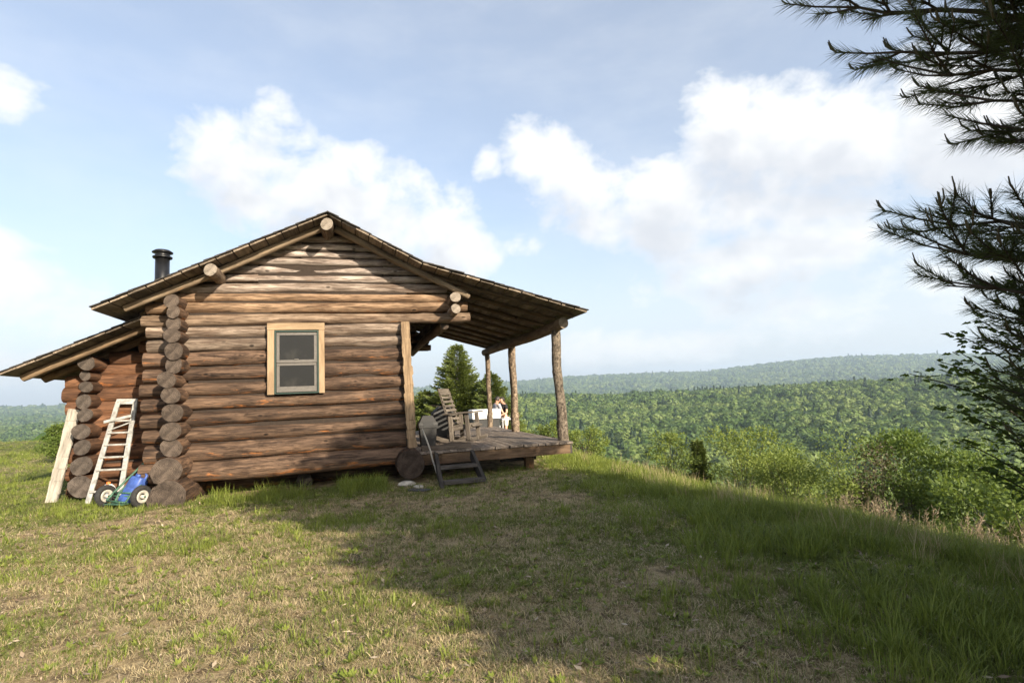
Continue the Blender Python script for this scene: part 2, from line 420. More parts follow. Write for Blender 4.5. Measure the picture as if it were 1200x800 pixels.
# ------------------------------------------------------------------ shape builders
def log_mesh(L, r0, r1, mats, seed, segs=16, rings=None, rough=.075, bow=.03, capm=1, knots=5, cut0=None, cut1=None):
    rs = np.random.default_rng(seed)
    rings = rings or max(6, int(L / .16))
    t = np.linspace(0, 1, rings)
    ang = np.linspace(0, 2 * np.pi, segs, endpoint=False)
    ph = rs.random(4) * 6.3
    by = bow * np.sin(np.pi * t) * rs.normal() * .7 + .35 * bow * np.sin(3 * np.pi * t + ph[0])
    bz = .25 * bow * np.sin(2 * np.pi * t + ph[1])
    rad = (r0 + (r1 - r0) * t)[:, None] * (1 + rough * (rs.random((rings, segs)) - .5) + rough * .9 * np.sin(2 * ang + ph[2])[None] + rough * .5 * np.sin(7 * t + ph[3])[:, None])
    for _ in range(int(knots * max(1, L / 2))):
        i = rs.integers(1, rings - 1); j = rs.integers(0, segs); rad[i, j] += .03 * (r0 / .13) * rs.random()
    rad[0] *= .97; rad[-1] *= .97
    V = np.stack([np.repeat((t * L)[:, None], segs, 1), by[:, None] + rad * np.cos(ang), bz[:, None] + rad * np.sin(ang)], -1)
    V[0, :, 0] += rs.normal(0, .0025, segs); V[-1, :, 0] += rs.normal(0, .0025, segs)
    if cut0: V[..., 0] = np.maximum(V[..., 0], r0 / cut0 * .4 + V[..., 2] / cut0)
    if cut1: V[..., 0] = np.minimum(V[..., 0], L - r1 / cut1 * .4 - V[..., 2] / cut1)
    F = []; mi = []
    for i in range(rings - 1):
        for j in range(segs):
            a = i * segs + j; b_ = i * segs + (j + 1) % segs
            F.append((a, b_, b_ + segs, a + segs)); mi.append(0)
    n = rings * segs
    V = np.concatenate([V.reshape(-1, 3), [[-.004, by[0], bz[0]], [L + .004, by[-1], bz[-1]]]])
    for j in range(segs):
        F.append((n, (j + 1) % segs, j)); mi.append(capm)
        k = (rings - 1) * segs
        F.append((n + 1, k + j, k + (j + 1) % segs)); mi.append(capm)
    me = np_mesh('log', V, F, mats, True, None, mi)
    cap = np.zeros(len(F), bool); cap[:] = True; cap[-2 * segs:] = False
    me.polygons.foreach_set('use_smooth', cap)
    ev = np.empty(len(me.edges) * 2, np.int32); me.edges.foreach_get('vertices', ev); ev = ev.reshape(-1, 2)
    sh = ((ev < segs).all(1)) | (((ev >= (rings - 1) * segs) & (ev < n)).all(1))
    a_ = me.attributes.new('sharp_edge', 'BOOLEAN', 'EDGE'); a_.data.foreach_set('value', sh)
    return me
LS = [100]
def log(name, p0, p1, r0, r1, parent, mats=None, color=(1, 1, 1), **kw):
    LS[0] += 1
    me = log_mesh((Vector(p1) - Vector(p0)).length, r0, r1, mats or [LOG, END], LS[0], **kw)
    return mobj(name, me, parent, mat4=axis_matrix(p0, p1), color=color)
def box_mesh(sx, sy, sz, mat, bev=.004, name='board', warp=0., seed=0, nx=1):
    """a bevelled plank centred on the origin"""
    bm = bmesh.new(); bmesh.ops.create_cube(bm, size=1)
    for v in bm.verts: v.co = Vector((v.co.x * sx, v.co.y * sy, v.co.z * sz))
    if nx > 1:
        es = [e for e in bm.edges if abs(e.verts[0].co.x - e.verts[1].co.x) > sx * .5]
        bmesh.ops.subdivide_edges(bm, edges=es, cuts=nx - 1)
    if bev: bmesh.ops.bevel(bm, geom=[e for e in bm.edges if e.calc_length() < min(sx, sy, sz) * 1.01 or nx == 1], offset=bev, segments=1, affect='EDGES')
    if warp:
        rs = np.random.default_rng(seed)
        for v in bm.verts: v.co += Vector((0, rs.normal() * warp, rs.normal() * warp * .6))
    me = bpy.data.meshes.new(name); bm.to_mesh(me); bm.free(); me.materials.append(mat)
    return me
def plank(name, p0, p1, w, t, mat, parent, up=Vector((0, 0, 1)), bev=.004, color=None, warp=0., nx=1, seed=0):
    """plank from p0 to p1: width w across, thickness t along 'up'"""
    p0 = Vector(p0); p1 = Vector(p1)
    M = axis_matrix(p0, p1, up); M.translation = (p0 + p1) / 2
    return mobj(name, box_mesh((p1 - p0).length, w, t, mat, bev, name, warp, seed, nx), parent, mat4=M, color=color)
def tube_data(pts, rad, segs=8, caps=True):
    pts = [Vector(p) for p in pts]; n = len(pts)
    rad = [rad] * n if not hasattr(rad, '__len__') else rad
    V = []; F = []
    ref = None
    for i, p in enumerate(pts):
        d = (pts[min(i + 1, n - 1)] - pts[max(i - 1, 0)]).normalized()
        if ref is None: ref = Vector((0, 0, 1)) if abs(d.z) < .9 else Vector((1, 0, 0))
        u = d.cross(ref).normalized(); ref = u.cross(d); 
        for k in range(segs):
            a = 2 * math.pi * k / segs
            V.append(tuple(p + (u * math.cos(a) + ref * math.sin(a)) * rad[i]))
    for i in range(n - 1):
        for k in range(segs):
            a = i * segs + k; b_ = i * segs + (k + 1) % segs
            F.append((a, b_, b_ + segs, a + segs))
    if caps:
        F.append(tuple(range(segs))[::-1]); F.append(tuple(range((n - 1) * segs, n * segs)))
    return V, F
def tube(name, pts, rad, mat, parent, segs=8, smooth=True):
    V, F = tube_data(pts, rad, segs)
    me = np_mesh(name, V, F, [mat], smooth)
    return mobj(name, me, parent)
def lathe_mesh(name, prof, mat, segs=24, smooth=True):
    """prof: (radius, z)"""
    V = []; F = []
    for r, z in prof:
        for k in range(segs):
            a = 2 * math.pi * k / segs; V.append((r * math.cos(a), r * math.sin(a), z))
    for i in range(len(prof) - 1):
        for k in range(segs):
            a = i * segs + k; b_ = i * segs + (k + 1) % segs; F.append((a, b_, b_ + segs, a + segs))
    F.append(tuple(range(segs))[::-1]); F.append(tuple(range((len(prof) - 1) * segs, len(prof) * segs)))
    return np_mesh(name, V, F, [mat], smooth)
def auto_sharp(o, ang=40):
    me = o.data
    bm = bmesh.new(); bm.from_mesh(me)
    for e in bm.edges:
        if len(e.link_faces) == 2 and e.calc_face_angle(0) > R(ang): e.smooth = False
    bm.to_mesh(me); bm.free()

# ------------------------------------------------------------------ the cabin
YG = 10.08                      # plane of the near gable wall
YB = 16.2                       # far gable wall
ZL = [.43, .74, 1.01, 1.27, 1.52, 1.76, 2.0, 2.26, 2.48, 2.7, 2.9, 3.10, 3.28, 3.45, 3.62, 3.77, 3.92, 4.06, 4.20, 4.34]
ZR = [.46, .75, 1.02, 1.3, 1.54, 1.77, 2.03, 2.27, 2.52, 2.73, 2.93, 3.13, 3.3, 3.48, 3.65, 3.80, 3.94, 4.08, 4.22, 4.36]
RIDGE = (-.52, 4.66); EAVEL = (-3.89, 3.03); KINK = (1.04, 3.845); EAVER = (4.08, 2.995)
def roof_top(x):
    if x < RIDGE[0]: return RIDGE[1] + (x - RIDGE[0]) * (RIDGE[1] - EAVEL[1]) / (RIDGE[0] - EAVEL[0])
    if x < KINK[0]: return RIDGE[1] + (x - RIDGE[0]) * (KINK[1] - RIDGE[1]) / (KINK[0] - RIDGE[0])
    return KINK[1] + (x - KINK[0]) * (EAVER[1] - KINK[1]) / (EAVER[0] - KINK[0])
def main_line(x):               # main right slope carried straight on
    return RIDGE[1] + (x - RIDGE[0]) * (KINK[1] - RIDGE[1]) / (KINK[0] - RIDGE[0])
cabin = empty('log_cabin', (-1.0, YG, 0), 'weathered log cabin with shingled gable roof and open porch on its right side', 'cabin')

def tint(z):
    """upper logs are bleached grey, the lower ones stained brown"""
    return [LOGD, END] if z < 2.4 else [LOG, ENDL]
def gable(Y, near):
    for i, (zl, zr) in enumerate(zip(ZL, ZR)):
        z = (zl + zr) / 2
        dz = ((ZL[i + 1] - ZL[i]) if i < len(ZL) - 1 else .14)
        dzb = (ZL[i] - ZL[i - 1]) if i else .31
        r = .5 * max(.5 * (dz + dzb), .14) * .945
        if i == 0: r = .165
        x0 = -3.40 + rng.normal() * .04; x1 = .74 + rng.normal() * .015
        if i >= 10: x1 = 1.97 if i < 12 else 1.55
        if i >= 12:      # clipped by the roof
            x0 = max(x0, RIDGE[0] - (RIDGE[1] - .075 - z) / .485 - r / .485 * .4); x1 = min(x1, RIDGE[0] + (RIDGE[1] - .075 - z) / .52 + r / .52 * .4)
        if x1 - x0 < .3: continue
        if i == 11: x1 = 1.93
        grey = min(1, max(0, (z - 3.05) / .7))
        c = 1.0 + .38 * grey; col = (c * (1 - .08 * grey), c, c * (1 + .16 * grey))
        if i in (12, 11): col = (.82, .70, .58)
        if i in (6, 7, 8, 9, 10): col = (.86, .80, .74) if i > 9 else tuple(np.array((1.0, 1.0, 1.02)) * (1.05, 1.15, .78, .84)[i - 6])
        mats = tint(z)
        def Z(x): return zl + (zr - zl) * (x + 2.8) / 3.3
        if near and 5 <= i <= 9:
            log('log', (x0, Y, Z(x0)), (-1.50, Y, Z(-1.5)), r, r * .98, cabin, mats, col)
            log('log', (-.66, Y, Z(-.66)), (x1, Y, Z(x1)), r * 1.0, r * .97, cabin, mats, col)
        else:
            if i >= 10: mats = [mats[0], ENDL]
            log('log', (x0, Y, Z(x0)), (x1, Y, Z(x1)), r * 1.02, r * .97, cabin, mats, col, cut0=.485 if i >= 12 and x0 > -3.2 else None, cut1=.52 if i >= 12 and x1 < 1.5 else None)
gable(YG, True)
gable(YB, False)
# near end: side-wall logs, their sawn ends stacked at the corner
SZ = [3.14, 2.98, 2.79, 2.59, 2.36, 2.13, 1.9, 1.67, 1.4, 1.12, .86, .53, .12]
SR = [.105, .10, .115, .12, .13, .13, .13, .135, .14, .15, .145, .20, .275]
for z, r in zip(SZ, SR):
    y0 = 9.6 + rng.normal() * .05 - (.12 if r > .18 else 0)
    g_ = .8 + rng.random() * .45
    log('side_log', (-2.87 + rng.normal() * .02, y0, z), (-2.87, YB + .45, z + .02), r * 1.04, r * .95, cabin, [LOGD, END], (g_, g_ * .95, g_ * .9), rings=14)
for i, z in enumerate(SZ[1:-1]):      # porch-side wall, mostly hidden behind the corner post
    if z < 2.75: log('side_log', (.72, YG + .2, z), (.72, YB - .2, z), SR[i + 1], SR[i + 1] * .95, cabin, tint(z), rings=8)
# the wall's dark core behind the joints
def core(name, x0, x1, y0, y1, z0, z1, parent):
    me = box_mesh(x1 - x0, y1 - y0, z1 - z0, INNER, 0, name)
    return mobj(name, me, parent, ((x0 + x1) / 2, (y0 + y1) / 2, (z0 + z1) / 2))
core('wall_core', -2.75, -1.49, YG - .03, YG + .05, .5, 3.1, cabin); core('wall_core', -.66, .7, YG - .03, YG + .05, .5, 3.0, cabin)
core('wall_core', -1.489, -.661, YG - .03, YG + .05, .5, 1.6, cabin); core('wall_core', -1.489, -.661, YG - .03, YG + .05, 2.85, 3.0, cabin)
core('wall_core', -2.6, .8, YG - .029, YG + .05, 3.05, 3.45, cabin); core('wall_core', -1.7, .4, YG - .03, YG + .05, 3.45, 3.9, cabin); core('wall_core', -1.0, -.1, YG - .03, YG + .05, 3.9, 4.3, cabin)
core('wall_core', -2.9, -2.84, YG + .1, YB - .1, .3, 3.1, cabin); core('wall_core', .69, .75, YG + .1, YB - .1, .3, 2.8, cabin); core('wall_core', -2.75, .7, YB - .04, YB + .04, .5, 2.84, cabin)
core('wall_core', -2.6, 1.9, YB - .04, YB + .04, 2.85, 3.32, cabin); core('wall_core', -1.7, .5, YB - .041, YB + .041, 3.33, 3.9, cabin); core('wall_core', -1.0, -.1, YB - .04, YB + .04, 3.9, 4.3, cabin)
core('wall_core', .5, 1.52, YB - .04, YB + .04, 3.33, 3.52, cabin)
core('floor', -2.8, .7, YG + .15, YB - .1, .55, .62, cabin)
# foundation logs under the floor
log('foundation_log', (.79, 9.66, .34), (.79, YB, .30), .255, .22, cabin, [LOGD, END], (.62, .55, .5), rough=.03)
log('foundation_log', (-2.9, YG + .75, .16), (.6, YG + .75, .16), .17, .17, cabin, [LOGD, END], (.5, .5, .5))
log('foundation_log', (-1.0, YG + .2, .12), (-1.0, YB, .12), .14, .14, cabin, [LOGD, END], (.5, .5, .5))
# upright corner post at the porch
cp = plank('corner_post', (.83, 9.915, .60), (.755, 9.915, 2.84), .155, .10, POLE, cabin, Vector((0, -1, 0)), .018, (.95, .86, .74), warp=.007, nx=14, seed=3)
# window
win = mobj('window', box_mesh(.70, .03, 1.05, WINF, 0, 'window_backing'), cabin, (-1.07, 9.985, 2.18))
def wbox(name, x0, x1, z0, z1, y0, y1, mat, parent, bev=.004, along='x'):
    sx, sy, sz = x1 - x0, y1 - y0, z1 - z0
    c = ((x0 + x1) / 2, (y0 + y1) / 2, (z0 + z1) / 2)
    if sz > sx:     # grain along the length
        me = box_mesh(sz, sy, sx, mat, bev, name); return mobj(name, me, parent, c, (0, math.pi / 2, 0))
    return mobj(name, box_mesh(sx, sy, sz, mat, bev, name), parent, c)
wbox('trim_board', -1.54, -.62, 2.71, 2.83, 9.90, 9.96, TRIM, win)
wbox('trim_board', -1.535, -1.425, 1.62, 2.708, 9.902, 9.96, TRIM, win)
wbox('trim_board', -.715, -.625, 1.62, 2.708, 9.902, 9.96, TRIM, win)
wbox('casing', -1.425, -1.40, 1.63, 2.70, 9.895, 9.965, WING, win, .002); wbox('casing', -.74, -.715, 1.63, 2.70, 9.895, 9.965, WING, win, .002)
wbox('casing', -1.398, -.742, 2.675, 2.70, 9.895, 9.965, WING, win, .002); wbox('casing', -1.398, -.742, 1.625, 1.645, 9.885, 9.965, WING, win, .002)
def sash(z0, z1, y, bot):
    s = wbox('sash', -1.395, -.745, z1 - .045, z1, y, y + .03, WINF, win, .003)
    wbox('rail', -1.395, -.745, z0, z0 + bot, y - .001, y + .03, WINF, s, .003)
    wbox('stile', -1.395, -1.345, z0 + bot, z1 - .046, y, y + .03, WINF, s, .003); wbox('stile', -.795, -.745, z0 + bot, z1 - .046, y, y + .03, WINF, s, .003)
    wbox('pane', -1.345, -.795, z0 + bot, z1 - .046, y + .012, y + .018, GLASS, s, 0)
sash(2.15, 2.665, 9.915, .05); sash(1.655, 2.148, 9.93, .095)
wbox('sash_lock', -1.11, -1.04, 2.20, 2.215, 9.90, 9.93, WINF, win, .003)

# ---- roof: purlins and poles, then boards, then shingle courses
YR0, YR1 = 9.38, 17.0
log('ridge_log', (-.53, 9.40, 4.44), (-.53, 16.95, 4.44), .10, .10, cabin, [LOG, ENDL], (.85, .84, .82), rough=.08)
log('purlin', (-2.27, 9.36, 3.61), (-2.27, 16.9, 3.61), .095, .10, cabin, [LOG, ENDL], (.85, .84, .82))
log('wall_plate', (1.63, 9.54, 3.23), (1.63, 16.8, 3.23), .095, .09, cabin, [LOG, ENDL], (.9, .88, .85))
log('wall_plate', (1.63, 9.58, 3.035), (1.63, 16.8, 3.04), .085, .08, cabin, [LOG, ENDL], (.9, .88, .85))
log('tie_beam', (1.50, 10.14, 2.80), (1.46, 16.6, 2.80), .075, .07, cabin, [POLE, END], (.8, .75, .7))
def rafter(Y, x0, z0, x1, z1, r=.058, col=(.9, .88, .84), mats=None):
    return log('rafter', (x0, Y, z0), (x1, Y, z1), r * 1.05, r * .95, cabin, mats or [POLE, ENDL], col, segs=10, rough=.05)
OFF = .138
for k, Y in enumerate([9.77, 10.45, 11.4, 12.4, 13.4, 14.4, 15.4, 16.6]):
    rafter(Y, -.62, roof_top(-.62) - OFF, -3.58, roof_top(-3.58) - OFF)
    rafter(Y + .02, -.42, main_line(-.42) - OFF, 1.92, main_line(1.92) - OFF + .03)
for k, Y in enumerate([9.82, 10.55, 11.35, 12.15, 12.95, 13.75, 14.55, 15.35, 16.15, 16.8]):
    rafter(Y, 1.15, roof_top(1.15) - .105, 3.97, roof_top(3.97) - .10, .045, (.62, .55, .48), [POLE, END])
porch_beam = log('porch_beam', (3.80, 9.88, 2.80), (3.70, 16.75, 2.80), .112, .105, cabin, [POLE, ENDL], (.85, .78, .7), rough=.07, bow=.05)
for (x, y, r0, r1, b0) in [(3.80, 10.35, .105, .088, .5), (3.76, 13.6, .10, .09, .5), (3.69, 16.2, .085, .078, .5)]:
    log('porch_post', (x + (.05 if y < 11 else 0), y, b0), (x - .02, y, 2.72), r0, r1, cabin, [BARK, END], (1, .97, .93) if y < 13 else (1.15, 1.05, .95), rough=.12, bow=.03, knots=14, rings=22)
# boards (run the length of the roof), one object each
BW = .262
bvar = [box_mesh(YR1 - YR0, BW - .017, .028, ROOFB, .003, 'roof_board', .0025, s, 6) for s in range(4)]
def boards(xa, za, xb, zb, name='roof_board', y0=YR0, y1=YR1, w=BW, var=bvar, drop=.055):
    L = math.hypot(xb - xa, zb - za); n = round(L / w); ang = math.atan2(zb - za, xb - xa)
    for i in range(n):
        t = (i + .5) / n
        x = xa + (xb - xa) * t; z = za + (zb - za) * t - drop
        o = mobj(name, var[(i * 7 + int(rng.random() * 3)) % len(var)], cabin, color=tuple(np.array((1, .93, .85)) * (.65 + .6 * rng.random())))
        # local X -> world Y, local Y -> along the slope
        ux = Vector((math.cos(ang), 0, math.sin(ang))); uz = Vector((-math.sin(ang), 0, math.cos(ang)))
        yv = Vector((0, 1, 0)); sgn = -ux
        M = Matrix(((yv.x, sgn.x, uz.x, x), (yv.y, sgn.y, uz.y, (y0 + y1) / 2 + rng.normal() * .012), (yv.z, sgn.z, uz.z, z), (0, 0, 0, 1)))
        o.matrix_basis = M; 
        sc = L / n / w
        o.matrix_basis = M @ Matrix.Diagonal((1, sc, 1, 1))
boards(EAVEL[0], EAVEL[1], RIDGE[0], RIDGE[1]); boards(RIDGE[0], RIDGE[1], KINK[0], KINK[1]); boards(KINK[0], KINK[1], EAVER[0], EAVER[1])
def courses(xa, za, xb, zb, y0, y1, name='shingle_course'):
    """overlapping shingle courses from the eave (a) up to the top (b)"""
    L = math.hypot(xb - xa, zb - za); n = max(2, round(L / .19)); u = Vector((xb - xa, 0, zb - za)) / L
    up = Vector((-u.z, 0, u.x)); up = up if up.z > 0 else -up
    for i in range(n):
        s0 = L * i / n - .02; s1 = min(L, L * (i + 1) / n + .05)
        V = []; F = []; y = y0 - .035
        while y < y1 + .03:
            w = .10 + .09 * rng.random(); ye = min(y + w, y1 + .03); j = rng.normal() * .008
            a = Vector((xa, 0, za)) + u * (s0 + j); b_ = Vector((xa, 0, za)) + u * s1
            o0 = up * .014; o1 = up * (.002); t = up * (.012 + .006 * rng.random())
            base = len(V)
            ys = (y + .002, ye - .002)
            if i == 0 and False: pass
            for yy in ys:
                e = rng.normal() * .010 if (y <= y0) else 0
                for q in (a + o0 - up * .037, b_ + o1 - up * .037, b_ + o1 + t - up * .037, a + o0 + t - up * .037): V.append((q.x, yy + e, q.z))
            F += [tuple(base + k for k in f) for f in ((0, 1, 2, 3), (7, 6, 5, 4), (0, 4, 5, 1), (1, 5, 6, 2), (2, 6, 7, 3), (3, 7, 4, 0))]
            y = ye
        me = np_mesh(name, V, F, [SHING]); c = .7 + .5 * rng.random(); o = mobj(name, me, cabin, color=(c, c, c)); o['kind'] = 'stuff'
courses(EAVEL[0], EAVEL[1], RIDGE[0], RIDGE[1], YR0, YR1); courses(KINK[0], KINK[1], RIDGE[0], RIDGE[1], YR0, YR1); courses(EAVER[0], EAVER[1], KINK[0], KINK[1], YR0, YR1)
# stove pipe
pipe = mobj('stove_pipe', lathe_mesh('stove_pipe', [(.115, 0), (.115, .5), (.115, 1.02)], BLACK), cabin, (-3.46, 11.0, 3.15))
mobj('pipe_cap', lathe_mesh('pipe_cap', [(.15, 0), (.158, .012), (.158, .03), (.12, .045), (.12, .09), (.165, .10), (.168, .115), (.12, .150), (.04, .165)], BLACK), pipe, (-3.46, 11.0, 4.17)); 
mobj('flashing', lathe_mesh('flashing', [(.24, 0), (.14, .1), (.12, .16)], BLACK), pipe, (-3.46, 11.0, 3.12))

# ---- lean-to at the left
YL = 11.22
LZ = [2.28, 2.07, 1.89, 1.64, 1.42, 1.14, .88, .59, .24]
LR = [.125, .085, .10, .12, .115, .135, .13, .155, .19]
for z, r in zip(LZ, LR):
    y0 = 10.75 + rng.normal() * .04 - (.10 if z > 2.2 else 0); g_ = .85 + .4 * rng.random()
    x = -4.5 + (.02 if z > 1.5 else 0) + rng.normal() * .015
    log('side_log', (x, y0, z), (x, 15.6, z), r * 1.03, r * .95, cabin, [LOGR, END], (g_, g_, g_), rings=12)
def lean_top(x): return 2.12 + (x + 5.40) * .455
lz = [.12, .42, .74, 1.01, 1.28, 1.53, 1.76, 1.98, 2.18, 2.38, 2.58, 2.78]
for i, z in enumerate(lz):
    r = .135 if i < 7 else .115
    x0 = -4.92 + rng.normal() * .03
    while lean_top(x0) - .16 < z + r * .7: x0 += .03
    if x0 < -3.2:
        log('log', (x0, YL, z), (-2.96, YL, z + .01), r * 1.04, r, cabin, [LOGR, END], (1.1, 1.0, .92))
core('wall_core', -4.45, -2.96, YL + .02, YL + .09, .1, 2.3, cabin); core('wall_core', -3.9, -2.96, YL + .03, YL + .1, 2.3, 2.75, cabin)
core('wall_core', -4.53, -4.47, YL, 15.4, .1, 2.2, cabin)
lvar = [box_mesh(5.9, .24, .026, ROOFB, .003, 'roof_board', .002, s + 9, 5) for s in range(3)]
boards(-5.40, 2.12, -3.05, lean_top(-3.05), y0=10.18, y1=16.05, w=.25, var=lvar, drop=.04)
courses(-5.40, 2.135, -3.05, lean_top(-3.05) + .015, 10.18, 16.05)
for Y in (10.58, 11.2, 12.2, 13.2, 14.2, 15.2):
    log('rafter', (-5.28, Y, lean_top(-5.28) - .125), (-3.0, Y, lean_top(-3.0) - .125), .066, .06, cabin, [POLE, END], (1.0, .9, .78) if Y < 11 else (.7, .6, .5), segs=10)

# ---- porch deck
for i in range(21):
    x = 1.02 + i * .139
    w = .139
    o = mobj('deck_board', None or box_mesh(6.6, w - .008, .04, DECK, .004, 'deck_board', .0018, i, 5), cabin,
             mat4=Matrix(((0, -1, 0, x), (1, 0, 0, 9.93 + 3.3 + rng.normal() * .02), (0, 0, 1, .488 + .012 * i / 20), (0, 0, 0, 1))),
             color=tuple(np.array((1, .96, .92)) * (.75 + .5 * rng.random())))
plank('fascia_beam', (1.0, 10.02, .365), (3.82, 10.02, .385), .13, .175, POLE, cabin, color=(.55, .46, .39), warp=.004, nx=8, seed=4)
plank('fascia_beam', (3.84, 9.96, .385), (3.78, 16.5, .385), .05, .18, DARKW, cabin)
for y in (11.6, 13.2, 14.8): plank('joist', (1.0, y, .36), (3.8, y, .37), .12, .16, DARKW, cabin)
log('slab', (1.02, 10.16, .535), (1.92, 10.12, .535), .085, .075, cabin, [GREYW, END], (.72, .66, .6), rough=.25, bow=.08)
sp_ = plank('deck_support', (3.12, 10.42, -.14), (3.12, 10.42, .30), .17, .15, POLE, cabin, color=(.8, .65, .5), bev=.01)
plank('bearer', (2.60, 10.60, .225), (3.32, 10.60, .235), .1, .15, DARKW, cabin)
plank('deck_support', (3.4, 14.6, -.6), (3.4, 14.6, .30), .15, .15, POLE, cabin, bev=.01)
plank('deck_support', (1.4, 13.4, -.3), (1.4, 13.4, .30), .15, .15, POLE, cabin, bev=.01)

# ------------------------------------------------------------------ things round the cabin
# porch steps
steps = empty('porch_steps', (1.55, 9.3, float(height(1.55, 9.3))), 'dark two-tread wooden steps leaning against the front of the porch deck', 'steps')
plank('stringer', (1.21, 8.86, -.10), (1.24, 9.86, .42), .06, .17, DARKW, steps); plank('stringer', (1.95, 8.90, -.10), (1.88, 9.86, .43), .06, .17, DARKW, steps)
plank('tread', (1.245, 9.02, .085), (1.915, 9.05, .085), .22, .05, DARKW, steps, color=(1.7, 1.7, 1.7)); plank('tread', (1.245, 9.47, .27), (1.90, 9.49, .275), .22, .05, DARKW, steps, color=(1.7, 1.7, 1.7))
# thin pole leaning on the deck
pole = tag(log('leaning_pole', (1.28, 9.62, 0.0), (1.02, 9.93, .92), .016, .013, None, [WHITEW, ENDL], rough=.05, segs=8), 'thin pale pole leaning beside the corner post and porch steps', 'pole')
# stones and slab near the round foundation log
def rock(name, loc, s, mat, seed, label, cat, group=None):
    bm = bmesh.new(); bmesh.ops.create_icosphere(bm, subdivisions=2, radius=1); rs = np.random.default_rng(seed)
    for v in bm.verts: v.co = Vector((v.co.x * s[0], v.co.y * s[1], v.co.z * s[2])) * (1 + .28 * (rs.random() - .5))
    me = bpy.data.meshes.new(name); bm.to_mesh(me); bm.free(); me.materials.append(mat)
    return tag(mobj(name, me, None, loc, (0, 0, rs.random() * 6)), label, cat, group)
rock('stone', (.68, 9.42, .05), (.15, .11, .06), STONE, 1, 'tan fieldstone propped under the round end of the foundation log', 'stone')
rock('stone', (.86, 9.22, .02), (.13, .09, .035), STONE, 2, 'flat pale stone just in front of the foundation log stones', 'stone')
tag(plank('slate_slab', (.70, 9.05, .012), (.98, 8.85, .015), .15, .03, SLATE, None, bev=.008), 'dark flat slab lying on the ground below the foundation log', 'slab')
rock('stone', (3.26, 10.18, -.02), (.085, .06, .045), STONEW, 3, 'small white stone beside the deck support post', 'stone')
rock('stone', (2.95, 10.35, -.05), (.14, .10, .04), STONE, 8, 'flat grey stone at the foot of the deck support post', 'stone')

# step ladder leaning on the lean-to wall
lad = empty('ladder', (-4.0, 10.5, 0), 'tapered silver ladder leaning against the lean-to wall', 'ladder')
lb, lt = (Vector((-4.27, 10.42, -.02)), Vector((-4.10, 11.02, 1.62))); rb, rt = (Vector((-3.80, 10.34, -.02)), Vector((-3.83, 11.00, 1.61)))
nrm = (lt - lb).cross(rb - lb).normalized()
nrm = nrm if nrm.y < 0 else -nrm
plank('side_rail', lb, lt, .075, .035, ALU, lad, nrm, .005); plank('side_rail', rb, rt, .075, .035, ALU, lad, nrm, .005)
plank('ladder_top', lt + Vector((-.03, 0, 0)), rt + Vector((.03, 0, 0)), .10, .03, ALU, lad, nrm, .005)
for t in (.12, .32, .44, .56, .68, .80):
    plank('rung', lb.lerp(lt, t) + nrm * .01 + (rb - lb).normalized() * .0, rb.lerp(rt, t) + nrm * .01, .07, .028, ALU, lad, Vector((0, 0, 1)), .004)
plank('brace_bar', lb.lerp(lt, .80) + nrm * .05 + Vector((-.1, 0, -.03)), rb.lerp(rt, .84) + nrm * .05, .05, .03, ALU, lad, nrm, .004)
plank('brace_bar', lb.lerp(lt, .70) + nrm * .03, rb.lerp(rt, .78) + nrm * .03, .02, .012, ALU, lad, nrm, .002)
tag(plank('weathered_board', (-4.99, 10.92, -.05), (-4.72, 10.98, 1.52), .17, .04, WHITEW, None, Vector((0, -1, .2)), .008, warp=.006, nx=8, seed=2), 'long whitened board leaning on the left corner of the lean-to', 'board')

# hand truck
A = Vector((-3.86, 10.02, .16)); Bv = Vector((-3.24, 9.62, .16))
ht = empty('hand_truck', ((A + Bv) / 2).to_tuple()[:2] + (0,), 'green tube hand truck with black tyres and white rims beside the cabin corner', 'hand truck')
axd = (Bv - A).normalized()
def wheel(c):
    M = axis_matrix(c, c + axd)
    prof = []
    def ring(name, pr, mat, parent, segs=28):
        V = []; F = []
        n = len(pr)
        for k in range(segs):
            a = 2 * math.pi * k / segs
            for (x, r) in pr: V.append((x, r * math.cos(a), r * math.sin(a)))
        for k in range(segs):
            for i in range(n):
                a0 = k * n + i; a1 = k * n + (i + 1) % n; b0 = ((k + 1) % segs) * n + i; b1 = ((k + 1) % segs) * n + (i + 1) % n
                F.append((a0, a1, b1, b0))
        return mobj(name, np_mesh(name, V, F, [mat], True), parent, mat4=M)
    w = ring('wheel', [(-.043 * math.cos(t), .128 + .042 * math.sin(t)) for t in np.linspace(0, 2 * math.pi, 12, endpoint=False)], RUBBER, ht)
    ring('rim', [(-.03, .095), (-.034, .083), (.0, .05), (.025, .045), (.037, .082), (.034, .095), (.0, .09)], RIM, w)
    ring('hub', [(-.06, .028), (.06, .028), (.06, .005), (-.06, .005)], RIM, w)
wheel(A); wheel(Bv)
tube('axle', [A - axd * .08, Bv + axd * .08], .012, GREEN, ht)
back = Vector((.10, .52, .58)); mid_ = (A + Bv) / 2
p1 = A.lerp(Bv, .22) + Vector((0, 0, .05)); p2 = A.lerp(Bv, .74) + Vector((0, 0, .05))
top1 = Vector((-3.27, 10.30, .78)); top2 = Vector((-3.12, 10.25, .62))
tube('frame_tube', [p1 - Vector((.05, .10, .10)), p1, p1.lerp(top1, .5), top1], .017, GREEN, ht)
tube('frame_tube', [p1 + axd * .12 - Vector((.02, .10, .12)), p1 + axd * .12, top1 + Vector((.03, -.02, -.05))], .015, GREEN, ht)
tube('frame_tube', [p2 - Vector((.05, .1, .12)), p2, p2.lerp(top2, .5), top2], .015, GREEN, ht)
tube('cross_bar', [p1, p2], .012, GREEN, ht); tube('cross_bar', [p1 - Vector((.05, .10, .10)), p2 - Vector((.05, .1, .12))], .012, GREEN, ht)
